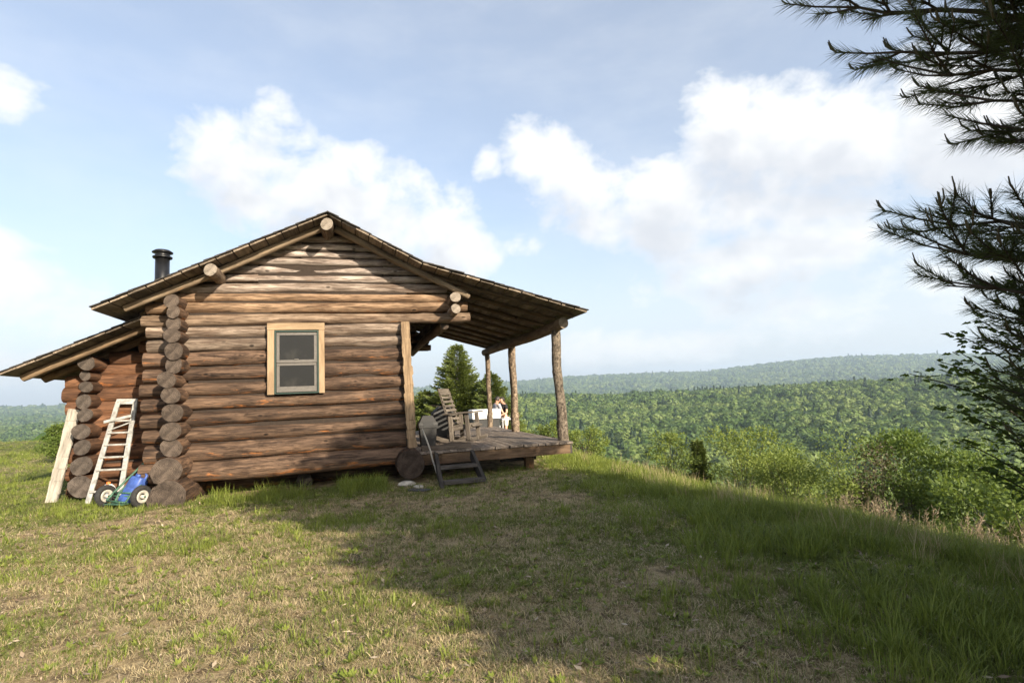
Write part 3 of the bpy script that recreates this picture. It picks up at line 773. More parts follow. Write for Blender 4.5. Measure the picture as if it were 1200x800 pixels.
plank('toe_plate', p1 - Vector((.02, .12, .14)), p2 - Vector((.02, .12, .14)), .16, .012, GREEN, ht)
# blue water jug standing in the cart
jug = empty('water_jug', (-3.52, 9.86, .05), 'blue plastic water jug strapped between the hand truck wheels', 'jug')
KEEP[0] = False
jug.scale = (.85, .85, .9); jug.rotation_euler = (R(-24), R(12), R(-32))
def rounded(name, sx, sy, zs, mat, parent, n=6, loc=(0, 0, 0)):
    """stack of rounded rectangles, zs = [(z, scale)]"""
    V = []; F = []; K = 24
    for z, s in zs:
        for k in range(K):
            a = 2 * math.pi * k / K; ca, sa = math.cos(a), math.sin(a); e = 2 / n * 1.6
            V.append((sx * s * abs(ca) ** e * math.copysign(1, ca), sy * s * abs(sa) ** e * math.copysign(1, sa), z))
    for i in range(len(zs) - 1):
        for k in range(K):
            a = i * K + k; b_ = i * K + (k + 1) % K; F.append((a, b_, b_ + K, a + K))
    F.append(tuple(range(K))[::-1]); F.append(tuple(range((len(zs) - 1) * K, len(zs) * K)))
    o = mobj(name, np_mesh(name, V, F, [mat], True), parent, loc); auto_sharp(o, 50); return o
rounded('jug_body', .14, .12, [(0, .92), (.02, 1), (.10, 1), (.11, .96), (.13, .96), (.14, 1), (.22, 1), (.23, .96), (.25, .96), (.26, 1), (.38, 1), (.43, .92), (.45, .6)], BLUE, jug)
tube('jug_handle', [(-.11, 0, .40), (-.11, 0, .50), (-.04, 0, .535), (.05, 0, .535), (.11, 0, .50), (.11, 0, .40)], .022, BLUE, jug)
mobj('jug_cap', lathe_mesh('jug_cap', [(.035, 0), (.035, .05), (.03, .055)], BLUE, 16), jug, (.0, -.06, .43))
j2 = empty('milk_jug', (-3.98, 10.42, -.02), 'small white jug with orange cap behind the left tyre', 'jug')
rounded('jug_body', .10, .10, [(0, .9), (.02, 1), (.2, 1), (.27, .75), (.31, .4)], WHITEP, j2)
mobj('jug_cap', lathe_mesh('jug_cap', [(.03, 0), (.03, .035), (.02, .04)], ORANGEP, 14), j2, (0, 0, .31))

# ------------------------------------------------------------------ furniture on the porch
chair = empty('rocking_chair', (2.02, 11.45, .51), 'grey wooden rocking chair with slatted back facing the valley', 'chair', rz=R(-32))
def lp(name, a, b_, w, t, parent=chair, up=Vector((0, 0, 1)), mat=GREYW, col=(1, 1, 1)):
    return plank(name, a, b_, w, t, mat, parent, up, .005, col)
for s in (-1, 1):
    y = .29 * s
    lp('front_leg', (.24, y, .07), (.20, y, .60), .045, .085, up=Vector((1, 0, 0)))
    lp('rear_leg', (-.13, y, .05), (-.16, y, .58), .045, .085, up=Vector((1, 0, 0)))
    lp('arm_rest', (-.30, y * 1.05, .60), (.33, y * 1.05, .625), .12, .03)
    V, F = [], []
    n = 12
    for i in range(n):                      # curved rocker
        t = i / (n - 1); x = -.48 + .92 * t; z = .0 + .38 * (x + .02) ** 2
        for dy in (-.022, .022):
            for dz in (0, .075): V.append((x, y * .93 + dy, z + dz))
    for i in range(n - 1):
        a = i * 4
        F += [(a, a + 1, a + 5, a + 4), (a + 2, a + 6, a + 7, a + 3), (a, a + 4, a + 6, a + 2), (a + 1, a + 3, a + 7, a + 5)]
    F += [(0, 2, 3, 1), (n * 4 - 4, n * 4 - 3, n * 4 - 1, n * 4 - 2)]
    mobj('rocker', np_mesh('rocker', V, F, [GREYW]), chair)
    lp('side_rail', (-.22, y * .85, .28), (.28, y * .85, .36), .035, .10)
    lp('back_stile', (-.16, y * .80, .26), (-.42, y * .80, 1.10), .05, .04, up=Vector((1, 0, .3)))
for i in range(7):                          # seat slats, rolled over at the front
    t = i / 6; x = -.18 + .50 * t; z = .345 + .05 * t - (.04 if i == 6 else 0)
    lp('seat_slat', (x, -.26, z), (x, .26, z), .065, .022, up=Vector((0, 0, 1)) if i < 6 else Vector((.6, 0, .8)))
for i in range(8):
    t = (i + .5) / 8; x = -.145 - .25 * t; z = .36 + .72 * t; hh = .085 if i == 7 else .055
    lp('back_slat', (x, -.265, z), (x, .265, z), hh, .02, up=Vector((.95, 0, .3)))
lp('back_cap', (-.41, -.27, 1.085), (-.41, .27, 1.085), .03, .10, up=Vector((.3, 0, -.95)))
KEEP[0] = True
# grey refuse bin with a hipped lid
bin_ = empty('waste_bin', (1.24, 11.1, .51), 'grey waste bin with peaked lid behind the corner post', 'bin')
KEEP[0] = False
def frust(name, rings, mat, parent, loc=(0, 0, 0), bev=.006):
    V = []; F = []
    for z, a, b_ in rings: V += [(-a, -b_, z), (a, -b_, z), (a, b_, z), (-a, b_, z)]
    for i in range(len(rings) - 1):
        for k in range(4):
            p_ = i * 4 + k; q = i * 4 + (k + 1) % 4; F.append((p_, q, q + 4, p_ + 4))
    F += [(3, 2, 1, 0), tuple(range(len(rings) * 4 - 4, len(rings) * 4))]
    me = np_mesh(name, V, F, [mat]); bm = bmesh.new(); bm.from_mesh(me)
    bmesh.ops.bevel(bm, geom=bm.edges[:], offset=bev, segments=2, affect='EDGES'); bm.to_mesh(me); bm.free()
    return mobj(name, me, parent, loc)
frust('bin_body', [(0, .135, .135), (.05, .14, .14), (.36, .165, .165), (.365, .185, .185), (.41, .185, .185)], GREYP, bin_)
frust('bin_lid', [(.411, .19, .19), (.47, .18, .18), (.475, .165, .165), (.60, .10, .10)], GREYP, bin_)
frust('lid_flap', [(-.04, .10, .008), (.04, .10, .008)], BLACKP, bin_, (0, -.182, .44), .002)
bg_ = empty('fuel_bin', (1.72, 12.2, .51), 'black slant-lidded bin hidden behind the rocking chair back', 'bin')
frust('bin_body', [(0, .20, .20), (.55, .23, .23)], BLACKP, bg_)
frust('bin_lid', [(.551, .25, .25), (.60, .25, .25), (.74, .12, .2)], BLACKP, bg_)
# white table behind the porch
tb = empty('white_table', (3.86, 17.75, float(height(3.86, 17.75))), 'white box-topped table with dark sides behind the far end of the porch', 'table')
tz = -float(height(3.86, 17.75))
frust('table_top', [(tz + .72, .47, .36), (tz + 1.02, .47, .36)], WHITEP, tb, bev=.015)
frust('side_panel', [(tz + .34, .43, .30), (tz + .715, .43, .30)], BLACKP, tb)
for sx in (-.40, .40):
    for sy in (-.27, .27): frust('leg', [(0, .03, .03), (tz + .338, .03, .03)], BLACK, tb, (sx, sy, 0), .004)
# grey side table by the people
gt = empty('side_table', (4.80, 18.3, float(height(4.80, 18.3))), 'grey metal camp table in front of the two people', 'table')
tz = .63 - float(height(4.98, 18.3))
frust('table_top', [(tz - .05, .27, .25), (tz, .27, .25)], GREYM, gt, bev=.008)
for sx in (-.24, .24):
    for sy in (-.21, .21): frust('leg', [(0, .018, .018), (tz - .051, .018, .018)], GREYM, gt, (sx, sy, 0), .003)
KEEP[0] = True

# ------------------------------------------------------------------ people
def skin(name, verts, edges, rad, mat, parent, sub=2):
    me = bpy.data.meshes.new(name); me.from_pydata(verts, edges, []); me.materials.append(mat)
    o = mobj(name, me, parent)
    bm = bmesh.new(); bm.from_mesh(me); lay = bm.verts.layers.skin.verify(); bm.verts.ensure_lookup_table()
    for v, r in zip(bm.verts, rad): v[lay].radius = (r, r) if not isinstance(r, tuple) else r
    bm.verts[0][lay].use_root = True; bm.to_mesh(me); bm.free()
    m = o.modifiers.new('skin', 'SKIN'); m.use_smooth_shade = True
    s = o.modifiers.new('sub', 'SUBSURF'); s.levels = s.render_levels = sub
    return o
def person(loc, rz, label, H, arm_l, arm_r, shirt, pants, lean=0., headpitch=0., hairlen=.0):
    p = empty('person', loc, label, 'person', 'people standing beyond the porch', rz)
    KEEP[0] = False
    k = H / 1.68; fx = lean
    def v(x, y, z): return (x * k + fx * max(0, z - .9) * .5, y * k, z * k)
    B = [v(0, 0, .93), v(0, 0, 1.10), v(.01, 0, 1.30), v(.01, 0, 1.41), v(.02, 0, 1.48),
         v(0, .09, .87), v(.02, .10, .48), v(-.01, .10, .08), v(.13, .11, .03),
         v(0, -.09, .87), v(.02, -.10, .48), v(-.01, -.10, .08), v(.13, -.11, .03),
         v(0, .18, 1.37), v(*arm_l[0]), v(*arm_l[1]), v(0, -.18, 1.37), v(*arm_r[0]), v(*arm_r[1])]
    E_ = [(0, 1), (1, 2), (2, 3), (3, 4), (0, 5), (5, 6), (6, 7), (7, 8), (0, 9), (9, 10), (10, 11), (11, 12), (3, 13), (13, 14), (14, 15), (3, 16), (16, 17), (17, 18)]
    rd = [(.13, .10), (.12, .09), (.14, .095), (.10, .075), .05, .085, .055, .04, .035, .085, .055, .04, .035, .05, .04, .028, .05, .04, .028]
    rd = [tuple(q * k for q in r) if isinstance(r, tuple) else r * k for r in rd]
    skin('body', B, E_, rd, SKIN, p)
    for (el_, wr) in (arm_l, arm_r):       # hands: palm and fingers
        w = Vector(v(*wr)); d = (w - Vector(v(*el_))).normalized(); sd = d.cross(Vector((0, 0, 1))).normalized()
        HV = [tuple(w), tuple(w + d * .08)]; HE = [(0, 1)]; HR = [.028, .032]
        for q in range(4):
            b0 = w + d * .08 + sd * (.027 - .018 * q); l = (.06, .07, .065, .05)[q]
            HV += [tuple(b0), tuple(b0 + d * l * .6), tuple(b0 + d * l + Vector((0, 0, -.02)))]; i0 = len(HV) - 3
            HE += [(1, i0), (i0, i0 + 1), (i0 + 1, i0 + 2)]; HR += [.011, .009, .008]
        HV += [tuple(w + d * .03 + sd * .04), tuple(w + d * .07 + sd * .06)]; HE += [(0, len(HV) - 2), (len(HV) - 2, len(HV) - 1)]; HR += [.011, .009]
        skin('hand', HV, HE, HR, SKIN, p, 1)
    # head with nose, chin, ears
    hc = Vector(v(.045, 0, 1.575)); rs = np.random.default_rng(3)
    bm = bmesh.new(); bmesh.ops.create_uvsphere(bm, u_segments=20, v_segments=14, radius=1)
    for q in bm.verts:
        c = q.co
        x, y, z = c.x * .095, c.y * .075, c.z * .118
        if z < 0: x = x * (1 + .10 * (z / .118)) + .012 * (-z / .118); y *= 1 + .28 * (z / .118)
        if c.x > .75 and abs(c.y) < .28 and -.35 < c.z < .2: x += .022 * (1 - abs(c.y) / .28)
        if abs(c.y) > .9 and -.2 < c.z < .3 and abs(c.x) < .35: y *= 1.13
        if c.x > .6 and abs(abs(c.y) - .4) < .15 and .0 < c.z < .25: x -= .008
        q.co = Vector((x, y, z)) * k
    me = bpy.data.meshes.new('head'); bm.to_mesh(me); bm.free(); me.materials.append(SKIN); me.polygons.foreach_set('use_smooth', np.ones(len(me.polygons), bool))
    h = mobj('head', me, p, hc, (0, R(headpitch), 0))
    for s in (-1, 1):
        bm = bmesh.new(); bmesh.ops.create_icosphere(bm, subdivisions=2, radius=.011); me = bpy.data.meshes.new('eye'); bm.to_mesh(me); bm.free(); me.materials.append(BLACKP); mobj('eye', me, h, (.083 * k, .03 * s, .012))
    tube('mouth', [(.092 * k, -.02, -.055), (.098 * k, 0, -.057), (.092 * k, .02, -.055)], .004, ORANGEP, h, 6)
    bm = bmesh.new(); bmesh.ops.create_uvsphere(bm, u_segments=20, v_segments=14, radius=1)
    dele = [q for q in bm.verts if (q.co.x > .45 and q.co.z < .45) or q.co.z < -.45 - hairlen]
    bmesh.ops.delete(bm, geom=dele, context='VERTS')
    for q in bm.verts: q.co = Vector((q.co.x * .108 - .006, q.co.y * .090, q.co.z * .128 + .008)) * k * (1 + .05 * rs.normal() * .4)
    me = bpy.data.meshes.new('hair'); bm.to_mesh(me); bm.free(); me.materials.append(HAIR); mobj('hair', me, h)
    # clothing shells
    ua = lambda a, s: Vector(v(0, .18 * s, 1.37)).lerp(Vector(v(*a[0])), .62)
    SV = [v(0, 0, .96), v(0, 0, 1.10), v(.01, 0, 1.30), v(.01, 0, 1.40), v(0, .17, 1.375), tuple(ua(arm_l, 1)), v(0, -.17, 1.375), tuple(ua(arm_r, -1))]
    skin('shirt', SV, [(0, 1), (1, 2), (2, 3), (3, 4), (4, 5), (3, 6), (6, 7)], [(.15 * k, .12 * k), (.14 * k, .11 * k), (.158 * k, .115 * k), (.10 * k, .08 * k), .068 * k, .06 * k, .068 * k, .06 * k], shirt, p)
    PV = [v(0, 0, .95), v(0, .09, .86), v(.015, .10, .55), v(0, -.09, .86), v(.015, -.10, .55)]
    skin('shorts', PV, [(0, 1), (1, 2), (0, 3), (3, 4)], [(.15 * k, .12 * k), .11 * k, .085 * k, .11 * k, .085 * k], pants, p)
    KEEP[0] = True
    return p
gz = float(height(5.02, 19.2))
person((4.90, 19.15, gz), R(200), 'person in black top and pale shorts reaching forward with both arms', 1.55,
       [(.05, .25, 1.10), (.28, .12, 1.0)], [(.05, -.25, 1.10), (.28, -.10, 1.0)], CLOTHB, CLOTHW, .1, 22)
person((4.57, 19.05, gz), R(20), 'person with dark hair in grey shirt leaning in beside the far post', 1.58,
       [(.10, .25, 1.12), (.32, .14, .98)], [(.10, -.25, 1.12), (.32, -.12, .98)], CLOTHG, CLOTHB, .12, 30)

# ------------------------------------------------------------------ foliage builders
def frames(D, rs):
    D = D / np.linalg.norm(D, axis=1, keepdims=True)
    r_ = rs.normal(size=D.shape); S = np.cross(D, r_); S /= np.linalg.norm(S, axis=1, keepdims=True) + 1e-9
    return D, S
def leaves(P, D, ln, wd, rs, fold=.0, S=None):
    """diamond leaves: N x 4 verts"""
    D, S0 = frames(D, rs); S = S0 if S is None else S
    ln = np.broadcast_to(ln, (len(P),))[:, None]; wd = np.broadcast_to(wd, (len(P),))[:, None]
    V = np.stack([P, P + D * ln * .45 + S * wd * .5, P + D * ln, P + D * ln * .45 - S * wd * .5], 1).reshape(-1, 3)
    F = np.arange(len(P) * 4).reshape(-1, 4)
    return V, F
def needles(P, D, ln, wd, rs):
    D, S = frames(D, rs); ln = np.broadcast_to(ln, (len(P),))[:, None]
    V = np.stack([P - S * wd * .5, P + S * wd * .5, P + D * ln], 1).reshape(-1, 3)
    return V, np.arange(len(P) * 3).reshape(-1, 3)
def tubes_mesh(name, segs_, mat, sides=5):
    """many tapered segments (p0, p1, r0, r1) as one mesh"""
    P0 = np.array([s[0] for s in segs_]); P1 = np.array([s[1] for s in segs_]); r0 = np.array([s[2] for s in segs_]); r1 = np.array([s[3] for s in segs_])
    D = P1 - P0; L = np.linalg.norm(D, axis=1, keepdims=True); D = D / (L + 1e-9)
    ref = np.where(np.abs(D[:, 2:3]) > .9, np.array([[1., 0, 0]]), np.array([[0., 0, 1]]))
    U = np.cross(D, ref); U /= np.linalg.norm(U, axis=1, keepdims=True); W = np.cross(D, U)
    V = []
    for k in range(sides):
        a = 2 * math.pi * k / sides; o = U * math.cos(a) + W * math.sin(a)
        V.append(P0 + o * r0[:, None]); V.append(P1 + o * r1[:, None])
    V = np.stack(V, 1); n = len(P0)
    base = (np.arange(n) * sides * 2)[:, None]
    F = [base + np.array([[2 * k, 2 * ((k + 1) % sides), 2 * ((k + 1) % sides) + 1, 2 * k + 1]]) for k in range(sides)]
    return np_mesh(name, V.reshape(-1, 3), np.concatenate(F), [mat], True)
def conifer(name, x, y, H, rad, label, cat='tree', seed=0, mat=SPRUCE, dens=1., group=None, z=None, droop=.25):
    rs = np.random.default_rng(seed); zb = float(height(x, y)) if z is None else z
    root = empty(name, (x, y, zb), label, cat, group)
    segs_ = []; P = []; D = []; T = []
    t = H * .06; lv = 0
    while t < H * .985:
        f = 1 - t / H; nb = rs.integers(6, 9)
        for b_ in range(nb):
            a = 2 * math.pi * (b_ + rs.random() * .7) / nb; L = rad * f ** .8 * ((.72 + .45 * rs.random()) if dens >= 1 else (.25 + 1.1 * rs.random() ** 1.5)) + .05
            rise = .3 - .45 * f + rs.normal() * .10
            d = np.array([math.cos(a), math.sin(a), 0]); n = max(4, int(L / .07 * dens))
            for i in range(n):
                s = (i + 1) / n
                q = d * L * s + np.array([0, 0, t + L * (rise * s - droop * s + droop * 1.4 * s * s)])
                side = np.array([-d[1], d[0], 0.])
                wdt = .36 * L * (1 - s) ** .7 + .05
                for m in (-1, 1):
                    for w in range(3 + int(wdt * 16 * dens)):
                        fr = rs.random() * wdt
                        P.append(q + side * m * fr + d * fr * .5 + np.array([0, 0, -.12 * fr + rs.normal() * .02])); D.append(d * (.8 + .4 * rs.random()) + side * m * (.7 * rs.random()) + np.array([0, 0, .12 + rs.normal() * .3])); T.append(.25 + .55 * s * rs.random() + .2 * rs.random())
            segs_.append(((0, 0, t), tuple(d * L * .95 + np.array([0, 0, t + L * (rise + .4 * droop)])), .018 * f + .004, .003))
        t += H * .016 + .05 * rs.random()
    for _ in range(60): P.append(np.array([rs.normal() * .01, rs.normal() * .01, H * (.93 + .07 * rs.random())])); D.append(np.array([rs.normal() * .5, rs.normal() * .5, 1.])); T.append(.8)
    P = np.array(P); D = np.array(D); n = len(P)
    V, F = leaves(P, D, .085 + .07 * rs.random(n), .030 + .016 * rs.random(n), rs)
    KEEP[0] = False
    mobj('crown', np_mesh('crown', V, F, [mat], False, {'tone': np.repeat(T, 4)}), root)
    segs_.append(((0, 0, -.1), (0, 0, H), .03 + .012 * H, .006))
    mobj('trunk', tubes_mesh('trunk', segs_, TRUNK), root)
    KEEP[0] = True
    return root
def shrub(name, x, y, H, rx, label, seed, mat, cat='shrub', n=5000, leaf=.075, group=None, sparse=1., ry=None):
    rs = np.random.default_rng(seed); zb = float(height(x, y)); ry = ry or rx
    root = empty(name, (x, y, zb), label, cat, group)
    nc = int(34 * sparse); C = []; segs_ = []
    for i in range(nc):
        a = rs.random() * 6.283; u = rs.random() ** .6; e = rs.random()
        zz = H * (.22 + .72 * e); w = math.sqrt(max(.05, 1 - ((zz / H - .42) / .62) ** 2))
        c = np.array([math.cos(a) * rx * u * w, math.sin(a) * ry * u * w, zz]); C.append(c)
        b0 = np.array([c[0] * .12, c[1] * .12, 0.]); m = b0 * .5 + c * .5 + np.array([0, 0, .08 * H]) - np.array([c[0], c[1], 0]) * .15
        segs_ += [(tuple(b0), tuple(m), .014 * H ** .5, .009), (tuple(m), tuple(c), .009, .003)]
    C = np.array(C); k = rs.integers(0, nc, n); cr = (.13 + .10 * rs.random(nc)) * (H + rx) * .5
    off = rs.normal(size=(n, 3)); off /= np.linalg.norm(off, axis=1, keepdims=True); off *= (rs.random((n, 1)) ** .45)
    off[:, 2] *= .75
    P = C[k] + off * cr[k][:, None]; P[:, 2] = np.maximum(P[:, 2], .03)
    D = off + rs.normal(size=(n, 3)) * .6 + np.array([0, 0, .25])
    V, F = leaves(P, D, leaf * (.7 + .6 * rs.random(n)), leaf * .52, rs)
    tone = np.clip(.45 + .3 * rs.normal(size=n) * .6 + .35 * (rs.random(nc)[k] - .5), 0, 1)
    KEEP[0] = False
    mobj('crown', np_mesh('crown', V, F, [mat], False, {'tone': np.repeat(tone, 4)}), root)
    mobj('stem', tubes_mesh('stem', segs_, TWIG), root)
    KEEP[0] = True
    return root

# spruces behind the porch
conifer('spruce_tree', 3.84, 22.7, 3.64 - float(height(3.84, 22.7)), 1.75, 'tall bright spruce standing behind the rocking chair', seed=1)
conifer('spruce_tree', 4.98, 21.4, 2.35 - float(height(4.98, 21.4)), 1.25, 'shorter spruce rising behind the far porch post', seed=2)
conifer('spruce_tree', 2.55, 23.4, 1.75 - float(height(2.55, 23.4)), 1.15, 'small spruce showing between the corner post and the chair', seed=3)
# bushes along the slope
SH = [('bush', 6.1, 18.4, .50, 1.0, 'pale green bush just past the far corner of the deck', SHRUB1, 4200, .07),
      ('bush', 6.9, 16.6, .28, .8, 'low leafy bush behind the near porch post', SHRUB1, 3000, .07),
      ('bush', 8.74, 14.6, -.05, .75, 'small bush peeking over the grass crest, nearest the porch', SHRUB1, 3500, .07),
      ('bush', 10.35, 13.5, .05, 1.5, 'wide yellow-green bush in the middle of the slope', SHRUB1, 9000, .075),
      ('bush', 9.94, 11.2, -.40, .85, 'low bush in front of the wide yellow-green bush', SHRUB1, 4500, .07),
      ('sapling', 14.4, 13.9, .0, .95, 'pale slender sapling left of the reddish conifer', SHRUB1, 4200, .08),
      ('bush', 11.22, 9.2, .18, 1.25, 'large leafy bush right of the reddish conifer', SHRUB2, 10000, .08),
      ('bush', 10.85, 7.7, .0, 1.2, 'dense green bush between the large bush and the maple', SHRUB2, 8000, .08),
      ('bush', 9.3, 5.9, -.1, 1.15, 'rightmost bush below the maple leaves', SHRUB2, 7000, .08),
      ('bush', 9.5, 9.3, -.65, .8, 'low bush half hidden by dry stalks below the reddish conifer', SHRUB1, 4000, .07),
      ('bush', 14.1, 16.9, -.9, 1.4, 'shaded bush farther down behind the wide bush', SHRUB2, 5000, .09),
      ('bush', -9.0, 20.1, 1.12, .5, 'small bush at the left edge of the field beside the cabin', SHRUB2, 4000, .07)]
for i, (nm, x, y, ztop, rx, lab, mt, n, lf) in enumerate(SH):
    shrub(nm, x, y, ztop + (.18 if x > 8 else 0) - float(height(x, y)), rx * 1.1, lab, 50 + i, mt, 'shrub' if nm == 'bush' else 'tree', n, lf, 'bushes on the slope' if nm == 'bush' and x > 0 else None, 1. if nm == 'bush' else 1.2)
shrub('dry_conifer', 10.15, 9.1, .30 - float(height(10.15, 9.1)), .62, 'dark reddish dying conifer standing among the slope bushes', 99, REDSP, 'tree', 2600, .06, None, .55)
conifer('dry_conifer', 9.94, 15.0, -.2 - float(height(9.94, 15.)), .42, 'tiny dark conifer beside the small bush on the crest', seed=12, mat=SPRUCE, dens=.42)

# ------------------------------------------------------------------ big white pine at the right
def pine():
    rs = np.random.default_rng(5)
    bx, by = 5.05, .45; zb = float(height(bx, by))
    root = empty('pine_tree', (bx, by, zb), 'large dark white pine at the right edge with long needles and upright candles', 'tree')
    H = 5.45 - zb
    seg = []; NP = []; ND = []; NT = []; NW = []; CP = []
    def shoot(p, d, L, coarse=False):
        """a needled shoot with candles at its tip"""
        d = d / np.linalg.norm(d)
        end = p + d * L + np.array([0, 0, .10 * L])
        seg.append((tuple(p), tuple(end), .005, .003))
        n = max(5, int(L / .013)) * 8
        if coarse: n //= 3
        q = p + (end - p) * rs.random((n, 1))
        o = rs.normal(size=(n, 3)); o -= d * (o @ d)[:, None]; o /= np.linalg.norm(o, axis=1, keepdims=True)
        NP.append(q); ND.append(d * (.75 + .35 * rs.random((n, 1))) + o * .75 + np.array([0, 0, -.12])); NT.append(rs.random(n) * .8); NW.append(np.full(n, .015 if coarse else .0036))
        if rs.random() < .75 and not coarse:
            for c in range(rs.integers(1, 5)):
                cd_ = np.array([d[0] * .35 + rs.normal() * .18, d[1] * .35 + rs.normal() * .18, 1.]); cl = .03 + .05 * rs.random()
                m = end + cd_ / np.linalg.norm(cd_) * cl * .5 + d * .012
                CP.append((tuple(end), tuple(m), .0045, .0045)); CP.append((tuple(m), tuple(m + np.array([d[0] * .01, d[1] * .01, cl * .6])), .0045, .003))
    def limb(z0, tip, fill=1., curve=.12, coarse=False):
        p0 = np.array([0, 0, z0]); t = np.array(tip); L = np.linalg.norm(t - p0); n = max(5, int(L / .17))
        path = [p0 + (t - p0) * s + np.array([0, 0, -curve * L * math.sin(math.pi * s)]) + rs.normal(size=3) * .012 * min(1, 4 * s) for s in np.linspace(0, 1, n + 1)]
        for i in range(n):
            s = i / n; seg.append((tuple(path[i]), tuple(path[i + 1]), .030 * (1 - s) * L / 3 + .005, .030 * (1 - (i + 1) / n) * L / 3 + .005))
            if s < .22: continue
            d = path[i + 1] - path[i]; d /= np.linalg.norm(d); side = np.cross(d, (0, 0, 1.)); side /= np.linalg.norm(side)
            for m in (-1, 1):
                if rs.random() > .86 * fill: continue
                sl = (.18 + .55 * (1 - s) ** .8 * min(1, L / 2.4)) * (.7 + .5 * rs.random())
                sd = d * .75 + side * m * (.65 + .3 * rs.random()) + np.array([0, 0, .10 + rs.normal() * .12]); sd /= np.linalg.norm(sd)
                q = path[i]; k = max(1, int(sl / .15)); e = q + sd * sl * .9
                seg.append((tuple(q), tuple(e), .008, .004))
                for j in range(k + 1):
                    b_ = q + (e - q) * (j + .6) / (k + 1); s2 = np.cross(sd, (0, 0, 1.))
                    for mm in ((-1, 1) if j < k else (0,)):
                        if rs.random() < .85 * fill: shoot(b_, sd + s2 * mm * .7 + np.array([0, 0, .12 + rs.normal() * .15]), .12 + .12 * rs.random(), coarse)
        shoot(path[-1], path[-1] - path[-2], .16, coarse)
    off = np.array([bx, by, zb])
    # limbs reaching towards the hilltop, over the camera's right side
    TIPS = [(2.53, 2.42, 3.62), (2.66, 2.27, 3.25), (2.80, 2.16, 3.12), (2.95, 2.06, 2.92), (3.12, 2.05, 2.78), (3.30, 2.0, 2.66), (2.9, 2.13, 3.43), (3.32, 2.04, 3.23), (3.04, 1.93, 3.68), (2.6, 2.3, 3.95), (3.2, 2.0, 3.45),
            (2.80, 2.27, 2.32), (2.86, 2.23, 2.14), (2.97, 2.23, 1.95), (3.16, 2.18, 2.30), (3.40, 2.1, 2.09), (3.33, 2.22, 1.76), (3.45, 2.24, 1.42), (3.55, 2.1, 1.75), (3.6, 2.25, 1.1), (3.6, 2.2, .75), (3.42, 2.28, 2.25), (3.5, 2.3, 1.95), (3.45, 2.3, 1.6), (3.62, 2.34, 2.1), (3.6, 2.36, 1.75), (3.66, 2.36, 1.3), (3.55, 2.3, 1.2), (3.3, 1.75, 3.4)]
    for i, tp in enumerate(TIPS):
        t = np.array(tp) - off; L = math.hypot(t[0], t[1]); k_ = .08 if i < 11 else .12; t[:2] *= (L - k_) / L; L -= k_
        limb(max(.3, t[2] - L * (.10 + .14 * rs.random())), t, 1.0 if i < 11 else .85, .06)
    # the rest of the crown
    for z in np.arange(.40, H - .3, .18):
        f = z / H; rmax = 2.68 * (1 - max(0, f - .66) ** 1.25 / .34 ** 1.25) + .15
        nb = 9
        for b_ in range(nb):
            a = 2 * math.pi * (b_ + rs.random()) / nb; dx, dy = math.cos(a), math.sin(a)
            ang = math.degrees(a) % 360
            L = rmax * (.84 + .16 * rs.random())
            tip = np.array([dx * L, dy * L, z + .18 * L])
            # leave the sector towards the view to the placed limbs
            if 88 < ang < 152 and z < 3.9: continue
            while L > .5 and (by + tip[1]) > 0 and (bx + tip[0]) / (by + tip[1]) < 2.25:
                L *= .9; tip = np.array([dx * L, dy * L, z + .18 * L])
            limb(z, tip, 1.12, .05, True)
    seg.append(((0, 0, -.2), (0, 0, H * .5), .13, .08)); seg.append(((0, 0, H * .5), (0, 0, H), .08, .012))
    P = np.concatenate(NP); D = np.concatenate(ND); NT = np.concatenate(NT); n = len(P)
    V, F = needles(P, D, .08 + .045 * rs.random(n), np.concatenate(NW)[:, None], rs)
    KEEP[0] = False
    mobj('crown', np_mesh('crown', V, F, [PINE], False, {'tone': np.repeat(NT, 3)}), root)
    mobj('trunk', tubes_mesh('trunk', seg, TWIG, 6), root)
    me = tubes_mesh('candles', CP, CANDLE, 5); a = me.attributes.new('tone', 'FLOAT', 'POINT'); a.data.foreach_set('value', rs.random(len(me.vertices)).astype(np.float32))
    o = mobj('new_shoots', me, root); o['kind'] = 'stuff'
    KEEP[0] = True
    print('pine needles', n)
pine()

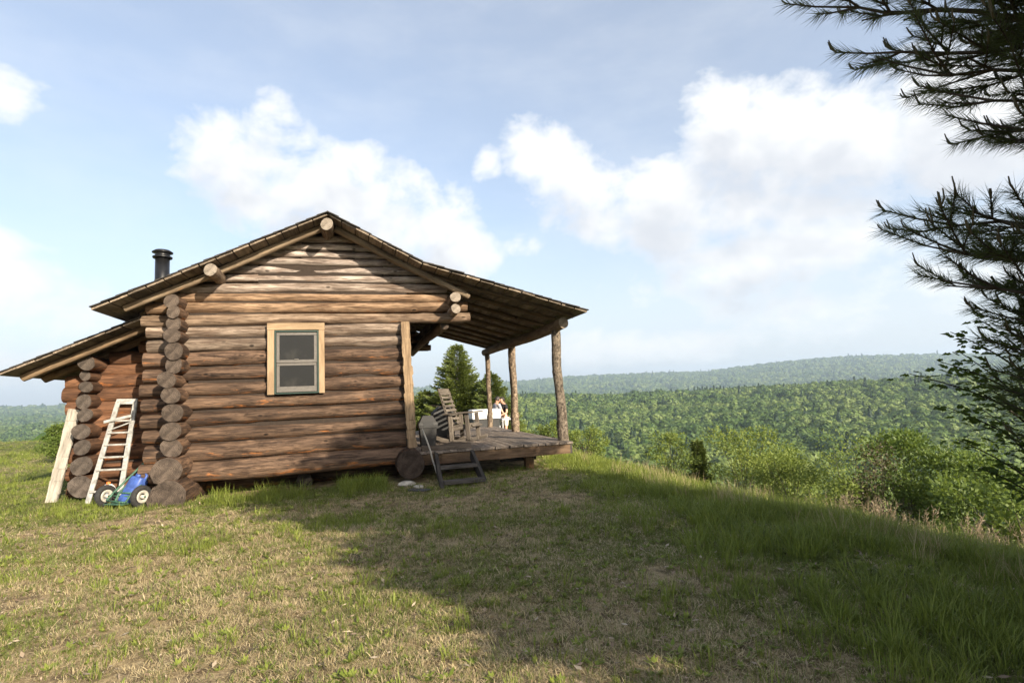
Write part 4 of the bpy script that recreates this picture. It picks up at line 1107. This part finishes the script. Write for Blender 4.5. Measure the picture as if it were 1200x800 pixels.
# maple sapling under the pine
def maple():
    rs = np.random.default_rng(11); bx, by = 4.55, 2.65; zb = float(height(bx, by)); off = np.array([bx, by, zb])
    root = empty('maple_sapling', (bx, by, zb), 'young maple with sideways sprays of leaves under the pine', 'tree')
    tips = [(3.67, 2.94, 1.48), (3.85, 2.87, 1.56), (3.98, 2.86, 1.76), (3.86, 2.85, 1.24), (3.87, 2.83, 1.03), (3.94, 2.74, .84), (4.03, 2.79, 1.36), (4.1, 2.9, 1.62), (4.05, 2.7, 1.12), (4.1, 2.6, .7), (4.15, 2.8, 1.85), (4.3, 3.1, 1.5), (5.0, 3.0, 1.6), (5.1, 2.5, 1.2), (4.8, 3.3, 1.2), (4.6, 2.2, 1.4), (4.9, 2.4, 1.9), (4.5, 2.8, 2.1)]
    seg = [((0, 0, -.05), (.02, 0, 1.0 - zb), .022, .014), ((.02, 0, 1.0 - zb), (-.05, .1, 2.0 - zb), .014, .006)]
    P = []; D = []; S = []
    for tp in tips:
        t = np.array(tp) - off; z0 = max(.15, t[2] - .42 - .2 * rs.random()); p0 = np.array([0, 0, z0]); n = 9
        path = [p0 + (t - p0) * s + np.array([0, 0, .05 * math.sin(math.pi * s)]) for s in np.linspace(0, 1, n + 1)]
        for i in range(n):
            seg.append((tuple(path[i]), tuple(path[i + 1]), .007 * (1 - i / n) + .002, .006 * (1 - i / n) + .002))
            if i < 1: continue
            d = (t - p0) / np.linalg.norm(t - p0)
            for m in range(6):
                q = path[i] + (path[i + 1] - path[i]) * rs.random() + rs.normal(size=3) * np.array([.03, .05, .02])
                P.append(q); D.append(d * .7 + np.array([-.55, .2, -.25]) + rs.normal(size=3) * .35)
    P = np.array(P); D = np.array(D); n = len(P)
    D = D / np.linalg.norm(D, axis=1, keepdims=True); S = np.cross(D, np.array([0, 0, 1.]) + rs.normal(size=(n, 3)) * .55); S /= np.linalg.norm(S, axis=1, keepdims=True)
    ln = (.045 + .03 * rs.random(n))[:, None]; wd = ln * .55; N = np.cross(S, D)
    # lobed blade: centre fold with five points
    K = [(0, 0, 0), (.25, .5, .06), (.45, .28, .04), (.6, .48, .09), (1, 0, -.08), (.6, -.48, .09), (.45, -.28, .04), (.25, -.5, .06)]
    V = np.stack([P + D * ln * a + S * wd * b_ + N * ln * c for a, b_, c in K], 1).reshape(-1, 3)
    base = np.arange(n)[:, None] * 8
    F = np.concatenate([base + np.array([[0, 1, 2, 4]]), base + np.array([[2, 3, 4, 4]])[:, [0, 1, 2, 2]] * 1, base + np.array([[0, 4, 6, 7]])])
    F = [tuple(f) for f in (base + np.array([[0, 1, 2, 4]])).tolist()] + [tuple(f) for f in (base + np.array([[2, 3, 4]])).tolist()] + [tuple(f) for f in (base + np.array([[0, 4, 6, 7]])).tolist()] + [tuple(f) for f in (base + np.array([[4, 5, 6]])).tolist()]
    KEEP[0] = False
    mobj('crown', np_mesh('crown', V, F, [MAPLE], False, {'tone': np.repeat(rs.random(n), 8)}), root)
    mobj('trunk', tubes_mesh('trunk', seg, TWIG, 6), root)
    KEEP[0] = True
maple()

# ------------------------------------------------------------------ scattered stuff (geometry nodes, one object each)
def scatter(name, P, rot, sc, idx, protos, **props):
    me = np_mesh(name, P, np.zeros((0, 3), int))
    a = me.attributes.new('rot', 'FLOAT_VECTOR', 'POINT'); a.data.foreach_set('vector', np.asarray(rot, np.float32).ravel())
    a = me.attributes.new('sc', 'FLOAT', 'POINT'); a.data.foreach_set('value', np.asarray(sc, np.float32))
    a = me.attributes.new('idx', 'INT', 'POINT'); a.data.foreach_set('value', np.asarray(idx, np.int32))
    coll = bpy.data.collections.new(name + '_kinds')
    for i, pm in enumerate(protos):
        coll.objects.link(bpy.data.objects.new('%s_kind_%02d' % (name, i), pm))
    o = mobj(name, me)
    for k, v in props.items(): o[k] = v
    ng = bpy.data.node_groups.new(name, 'GeometryNodeTree')
    ng.interface.new_socket('Geometry', in_out='INPUT', socket_type='NodeSocketGeometry'); ng.interface.new_socket('Geometry', in_out='OUTPUT', socket_type='NodeSocketGeometry')
    N = ng.nodes; Lk = ng.links
    gi = N.new('NodeGroupInput'); go = N.new('NodeGroupOutput'); ip = N.new('GeometryNodeInstanceOnPoints'); ci = N.new('GeometryNodeCollectionInfo')
    ci.inputs['Collection'].default_value = coll; ci.inputs['Separate Children'].default_value = True; ci.inputs['Reset Children'].default_value = True
    def named(nm, ty):
        n = N.new('GeometryNodeInputNamedAttribute'); n.data_type = ty; n.inputs['Name'].default_value = nm
        return next(s for s in n.outputs if s.name == 'Attribute' and s.enabled)
    er = N.new('FunctionNodeEulerToRotation'); Lk.new(named('rot', 'FLOAT_VECTOR'), er.inputs[0])
    Lk.new(gi.outputs[0], ip.inputs['Points']); Lk.new(ci.outputs[0], ip.inputs['Instance']); ip.inputs['Pick Instance'].default_value = True
    Lk.new(named('idx', 'INT'), ip.inputs['Instance Index']); Lk.new(er.outputs[0], ip.inputs['Rotation']); Lk.new(named('sc', 'FLOAT'), ip.inputs['Scale'])
    Lk.new(ip.outputs[0], go.inputs[0])
    md = o.modifiers.new('scatter', 'NODES'); md.node_group = ng
    return o
def tuft(n, h0, h1, spread, w, mat, seed, bend=.6, flat=0.):
    rs = np.random.default_rng(seed); V = []; F = []; T = []
    for i in range(n):
        a = rs.random() * 6.283; r = spread * rs.random() ** .5; b = np.array([math.cos(a) * r, math.sin(a) * r, -.01])
        h = h0 + (h1 - h0) * rs.random(); la = a + rs.normal() * .8; bd = bend * (.35 + .9 * rs.random()) + flat
        d = np.array([math.cos(la), math.sin(la), 0.]); s = np.array([-d[1], d[0], 0.]) * w * (.6 + .7 * rs.random())
        th = [0.15 + flat, bd * .8 + .1, bd * 1.5]
        p1 = b + h * .4 * (d * math.sin(th[0]) + np.array([0, 0, math.cos(th[0])]))
        p2 = p1 + h * .35 * (d * math.sin(th[1]) + np.array([0, 0, math.cos(th[1])]))
        p3 = p2 + h * .30 * (d * math.sin(th[2]) + np.array([0, 0, math.cos(th[2])]))
        for p in (p1, p2, p3): p[2] = max(p[2], .004)
        k = len(V); V += [b - s * .4, b + s * .4, p1 + s * .5, p1 - s * .5, p2 + s * .38, p2 - s * .38, p3]
        F += [(k, k + 1, k + 2, k + 3), (k + 3, k + 2, k + 4, k + 5), (k + 5, k + 4, k + 6)]; T += [rs.random()] * 7
    return np_mesh('tuft', V, F, [mat], False, {'tone': T})
def seed_tuft(seed, n=6, h0=.45, h1=.8):
    rs = np.random.default_rng(seed); V = []; F = []; T = []
    for i in range(n):
        a = rs.random() * 6.283; b = np.array([math.cos(a), math.sin(a), 0]) * .08 * rs.random(); h = h0 + (h1 - h0) * rs.random(); ln = np.array([rs.normal() * .12 - .08, rs.normal() * .12, 1.])
        s = np.array([.0016, .0016, 0]); p = b + ln * h
        k = len(V); V += [b - s, b + s, p + s, p - s]; F.append((k, k + 1, k + 2, k + 3)); T += [.4] * 4
        for j in range(22):
            q = b + ln * h * (.72 + .28 * rs.random()); o = rs.normal(size=3) * .012 + np.array([0, 0, .012]); k = len(V)
            sd = rs.normal(size=3) * .004; V += [q, q + o + sd, q + o * 2]; F.append((k, k + 1, k + 2)); T += [.5 + .5 * rs.random()] * 3
    return np_mesh('seed_tuft', V, F, [SEED], False, {'tone': T})

def weed(seed):
    rs = np.random.default_rng(seed); n = 11; a = rs.random(n) * 6.283
    D = np.stack([np.cos(a), np.sin(a), .25 + .5 * rs.random(n)], 1); P = D * .008
    S = np.stack([-np.sin(a), np.cos(a), 0 * a], 1)
    V, F = leaves(P, D, .035 + .04 * rs.random(n), .016 + .012 * rs.random(n), rs, S=S)
    return np_mesh('weed', V, F, [GRASSY], False, {'tone': np.repeat(rs.random(n), 4)})

def build_grass():
    rs = np.random.default_rng(21)
    protos = [tuft(16, .035, .085, .08, .0036, STRAW, s, .9, .75) for s in range(4)] \
        + [tuft(12, .03, .07, .06, .0036, GRASSG, 10 + s, .6, .1) for s in range(3)] \
        + [tuft(20, .06, .13, .06, .0042, GRASSY, 20 + s, .6) for s in range(3)] \
        + [tuft(26, .12, .26, .10, .0046, GRASSY, 30 + s, .7) for s in range(3)] \
        + [tuft(18, .16, .34, .09, .003, STRAW, 40 + s, .5) for s in range(2)] \
        + [tuft(24, .09, .19, .09, .0042, GRASSG, 50 + s, .65) for s in range(2)] \
        + [seed_tuft(60 + s, 6, .3, .55) for s in range(3)] \
        + [weed(80 + s) for s in range(3)]
    # kinds: 0-3 straw, 4-6 short green, 7-9 tuft, 10-12 tall, 13-14 tall straw, 15-16 dark tall, 17-19 seed
    bands = [(1.5, 4.5, 1000), (4.5, 7.5, 650), (7.5, 11, 350), (11, 17, 170), (17, 30, 75), (30, 60, 14)]
    PX = []; PY = []; BD = []
    for r0, r1, dn in bands:
        n = int(dn * (r1 * r1 - r0 * r0) * .5 * math.radians(112))
        r_ = np.sqrt(r0 * r0 + (r1 * r1 - r0 * r0) * rs.random(n)); t = np.radians(-42 + 112 * rs.random(n))
        PX.append(r_ * np.sin(t)); PY.append(r_ * np.cos(t)); BD.append(np.full(n, (r0 + r1) / 2))
    X = np.concatenate(PX); Y = np.concatenate(PY); rr = np.hypot(X, Y); n = len(X)
    g = greenness(X, Y); pn = fbm(X * 1.7, Y * 1.7, 3, 77); u = rs.random(n); u2 = rs.random(n)
    crest = sstep(X, 3.2, 5.6); slope = sstep(X, 6.0, 8.5)
    wall = np.exp(-((Y - 9.55) / .42) ** 2) * (X > -2.6) * (X < .35)
    left = ((X < -2.9) & (Y > 8.9)) * .5
    idx = np.where(u < .20 + .65 * g, 4 + rs.integers(0, 3, n), rs.integers(0, 4, n))
    ptuft = .012 + .30 * sstep(pn, .56, .74) * g + .12 * left + .75 * crest
    idx = np.where(u2 < ptuft, 7 + rs.integers(0, 3, n), idx)
    ptall = .75 * wall * sstep(fbm(X * 1.1, Y * 0 + 1., 2, 5), .3, .55) + .36 * crest * sstep(pn, .38, .58) + .16 * slope
    ptall = ptall + .15 * sstep(X - .22 * Y, .9, 2.6) * sstep(pn, .36, .6) * (rr < 9)
    u3 = rs.random(n)
    idx = np.where(u3 < ptall, np.where(rs.random(n) < .35, 15 + rs.integers(0, 2, n), 10 + rs.integers(0, 3, n)), idx)
    idx = np.where((u3 > .985) & (crest > .3), 13 + rs.integers(0, 2, n), idx)
    sd = (slope > .2) & (X > 5.9) & (X < 8.6) & (Y < 7.5) & (rs.random(n) < .035)
    idx = np.where(sd, 17 + rs.integers(0, 3, n), idx)
    idx = np.where((rs.random(n) < .045) & (idx < 10), 20 + rs.integers(0, 3, n), idx)
    keep = np.ones(n, bool)
    keep &= ~((X > -2.75) & (X < .9) & (Y > 9.92) & (Y < 16.6)); keep &= ~((X > -5.0) & (X < -2.7) & (Y > 11.1) & (Y < 16))
    keep &= ~((X > 1.0) & (X < 3.7) & (Y > 10.6) & (Y < 16.6))
    keep &= ~((X > -3.15) & (X < -2.55) & (Y > 9.5) & (Y < 16)); keep &= ~((X > .45) & (X < 1.1) & (Y > 9.5))&~((X > .45) & (X < 1.1) & (Y > 9.5) & (Y < 9.7)) | ((Y > 17) & (X < 1.1))
    bare = sstep(fbm(X * .8 + 9, Y * .8, 4, 91), .52, .63) * (1 - g) * (X < 4)
    keep &= rs.random(n) > bare * .75
    X, Y, idx, rr = X[keep], Y[keep], idx[keep], rr[keep]; n = len(X)
    rot = np.stack([rs.normal(size=n) * .12, rs.normal(size=n) * .12 - .08, rs.random(n) * 6.283], 1)
    sc = (.7 + .6 * rs.random(n)) * (1 + .3 * sstep(rr, 14, 30)) * (.72 + .28 * sstep(rr, 3, 8))
    P = np.stack([X, Y, height(X, Y)], 1)
    scatter('grass', P, rot, sc, idx, protos, kind='stuff', label='patchy green and straw-coloured grass covering the hilltop', category='grass')
    print('grass clumps', n)
    # dead leaves and bark chips lying in the turf
    m = 9000; r_ = np.sqrt(2.2 + 130 * rs.random(m)); t = np.radians(-35 + 98 * rs.random(m)); X = r_ * np.sin(t); Y = r_ * np.cos(t)
    ok = ~((Y > 9.3) & (X < 4)); X = X[ok]; Y = Y[ok]; m = len(X)
    P = np.stack([X, Y, height(X, Y) + .012 + .02 * rs.random(m)], 1); D = rs.normal(size=(m, 3)); D[:, 2] *= .3
    D, S = frames(D, rs); S[:, 2] *= .3; s = .010 + .022 * rs.random(m) ** 2.5
    V, F = leaves(P, D, s * 2, s, rs, S=S)
    o = mobj('leaf_litter', np_mesh('leaf_litter', V, F, [LITTER], False, {'tone': np.repeat(rs.random(m) ** 1.5, 4)})); o['kind'] = 'stuff'; o['label'] = 'dead leaves and pale chips scattered in the turf'; o['category'] = 'leaf litter'
build_grass()
def build_twigs():
    rs = np.random.default_rng(91); sg = []
    for _ in range(90):
        r_ = math.sqrt(5 + 75 * rs.random()); t = math.radians(-22 + 78 * rs.random()); x, y = r_ * math.sin(t), r_ * math.cos(t)
        if y > 9.2 and x < 4: continue
        a = rs.random() * 6.283; L = .06 + .22 * rs.random() ** 2; q = np.array([x, y, float(height(x, y)) + .02]); w = .0015 + .003 * rs.random()
        for k in range(3):
            a += rs.normal() * .35; e = q + np.array([math.cos(a) * L / 3, math.sin(a) * L / 3, rs.normal() * .008]); sg.append((tuple(q), tuple(e), w, w * .8)); q = e
    o = mobj('twigs', tubes_mesh('twigs', sg, TWIG, 5)); o['kind'] = 'stuff'; o['label'] = 'thin dead twigs lying in the grass'; o['category'] = 'twigs'
build_twigs()

def crown_proto(seed, mat, conif=False):
    rs = np.random.default_rng(seed); n = 460
    if conif:
        z = rs.random(n) ** 1.2; a = rs.random(n) * 6.283; r = (1 - z) * .33 * (.6 + .5 * rs.random(n)); P = np.stack([np.cos(a) * r, np.sin(a) * r, z * 1.35], 1); N = np.stack([np.cos(a), np.sin(a), .25 + 0 * a], 1); sz = .07
    else:
        lob = rs.normal(size=(7, 3)) * np.array([.22, .22, .13]) + np.array([0, 0, .62]); k = rs.integers(0, 7, n)
        N = rs.normal(size=(n, 3)); N[:, 2] = np.abs(N[:, 2]) * .9 - .15; N /= np.linalg.norm(N, axis=1, keepdims=True)
        P = lob[k] + N * (.24 + .06 * rs.random((n, 1))); sz = .082
    N = N + rs.normal(size=(n, 3)) * .2; N /= np.linalg.norm(N, axis=1, keepdims=True)
    A = np.cross(N, rs.normal(size=(n, 3))); A /= np.linalg.norm(A, axis=1, keepdims=True); B_ = np.cross(N, A)
    s = sz * (.6 + .7 * rs.random((n, 1)))
    V = np.stack([P + A * s, P + B_ * s * .8, P - A * s, P - B_ * s * .8], 1).reshape(-1, 3); F = np.arange(n * 4).reshape(-1, 4); T = np.repeat(rs.random(n), 4)
    return np_mesh('crown', V, F, [mat], False, {'tone': T})
def build_forest():
    rs = np.random.default_rng(31)
    protos = [crown_proto(s, (FOREST, FOREST, FOREST2, FOREST2, FOREST3, FOREST3)[s]) for s in range(6)] + [crown_proto(10, FORESTD, True), crown_proto(11, FORESTD, True)]
    XX = []; YY = []; SS = []
    for r0, r1, spc in [(75, 300, 5.6), (300, 700, 5.8), (700, 1250, 7.0), (1250, 2200, 17.0), (2200, 4560, 27.)]:
        n = int(math.radians(122) * .5 * (r1 * r1 - r0 * r0) / (spc * spc * .62)); r_ = np.sqrt(r0 * r0 + (r1 * r1 - r0 * r0) * rs.random(n)); t = np.radians(-46 + 122 * rs.random(n))
        XX.append(r_ * np.sin(t)); YY.append(r_ * np.cos(t)); SS.append(np.full(n, spc))
    X = np.concatenate(XX); Y = np.concatenate(YY); S = np.concatenate(SS); n = len(X)
    z = height(X, Y)
    sc = S * (1.45 + .65 * rs.random(n)); sc = np.where(S > 11, sc * .62, sc)
    con = (fbm(X / 60, Y / 60, 3, 61) > .68) & (rs.random(n) < .25) | (rs.random(n) < .006)
    pt = fbm(X / 45, Y / 45, 3, 71) + .35 * (rs.random(n) - .5)
    kind_ = np.where(pt < .40, 4, np.where(pt > .60, 2, 0)) + rs.integers(0, 2, n)
    idx = np.where(con, 6 + rs.integers(0, 2, n), kind_); sc = sc * (.62 + .75 * rs.random(n) ** 1.5) 
    P = np.stack([X, Y, z - 1.5], 1)
    rot = np.stack([np.zeros(n), np.zeros(n), rs.random(n) * 6.283], 1)
    scatter('forest', P, rot, sc, idx, protos, kind='stuff', label='unbroken green woods covering the valley and far ridges', category='forest')
    print('forest crowns', n)
build_forest()

# ------------------------------------------------------------------ air
def build_haze():
    m = bpy.data.materials.new('haze'); m.use_nodes = True; g = G(m.node_tree); g.n.clear()
    out = g.node('ShaderNodeOutputMaterial'); v = g.node('ShaderNodeVolumePrincipled')
    v.inputs['Color'].default_value = (.64, .81, 1, 1); v.inputs['Density'].default_value = HAZE; v.inputs['Anisotropy'].default_value = .2
    g.l.new(v.outputs[0], out.inputs['Volume'])
    me = box_mesh(12700, 12700, 420, m, 0, 'haze')
    o = mobj('haze', me, None, (0, 0, 60)); o['kind'] = 'stuff'; o['label'] = 'thin bluish summer haze over the valley'; o['category'] = 'haze'
HAZE = 1.7e-4
build_haze()
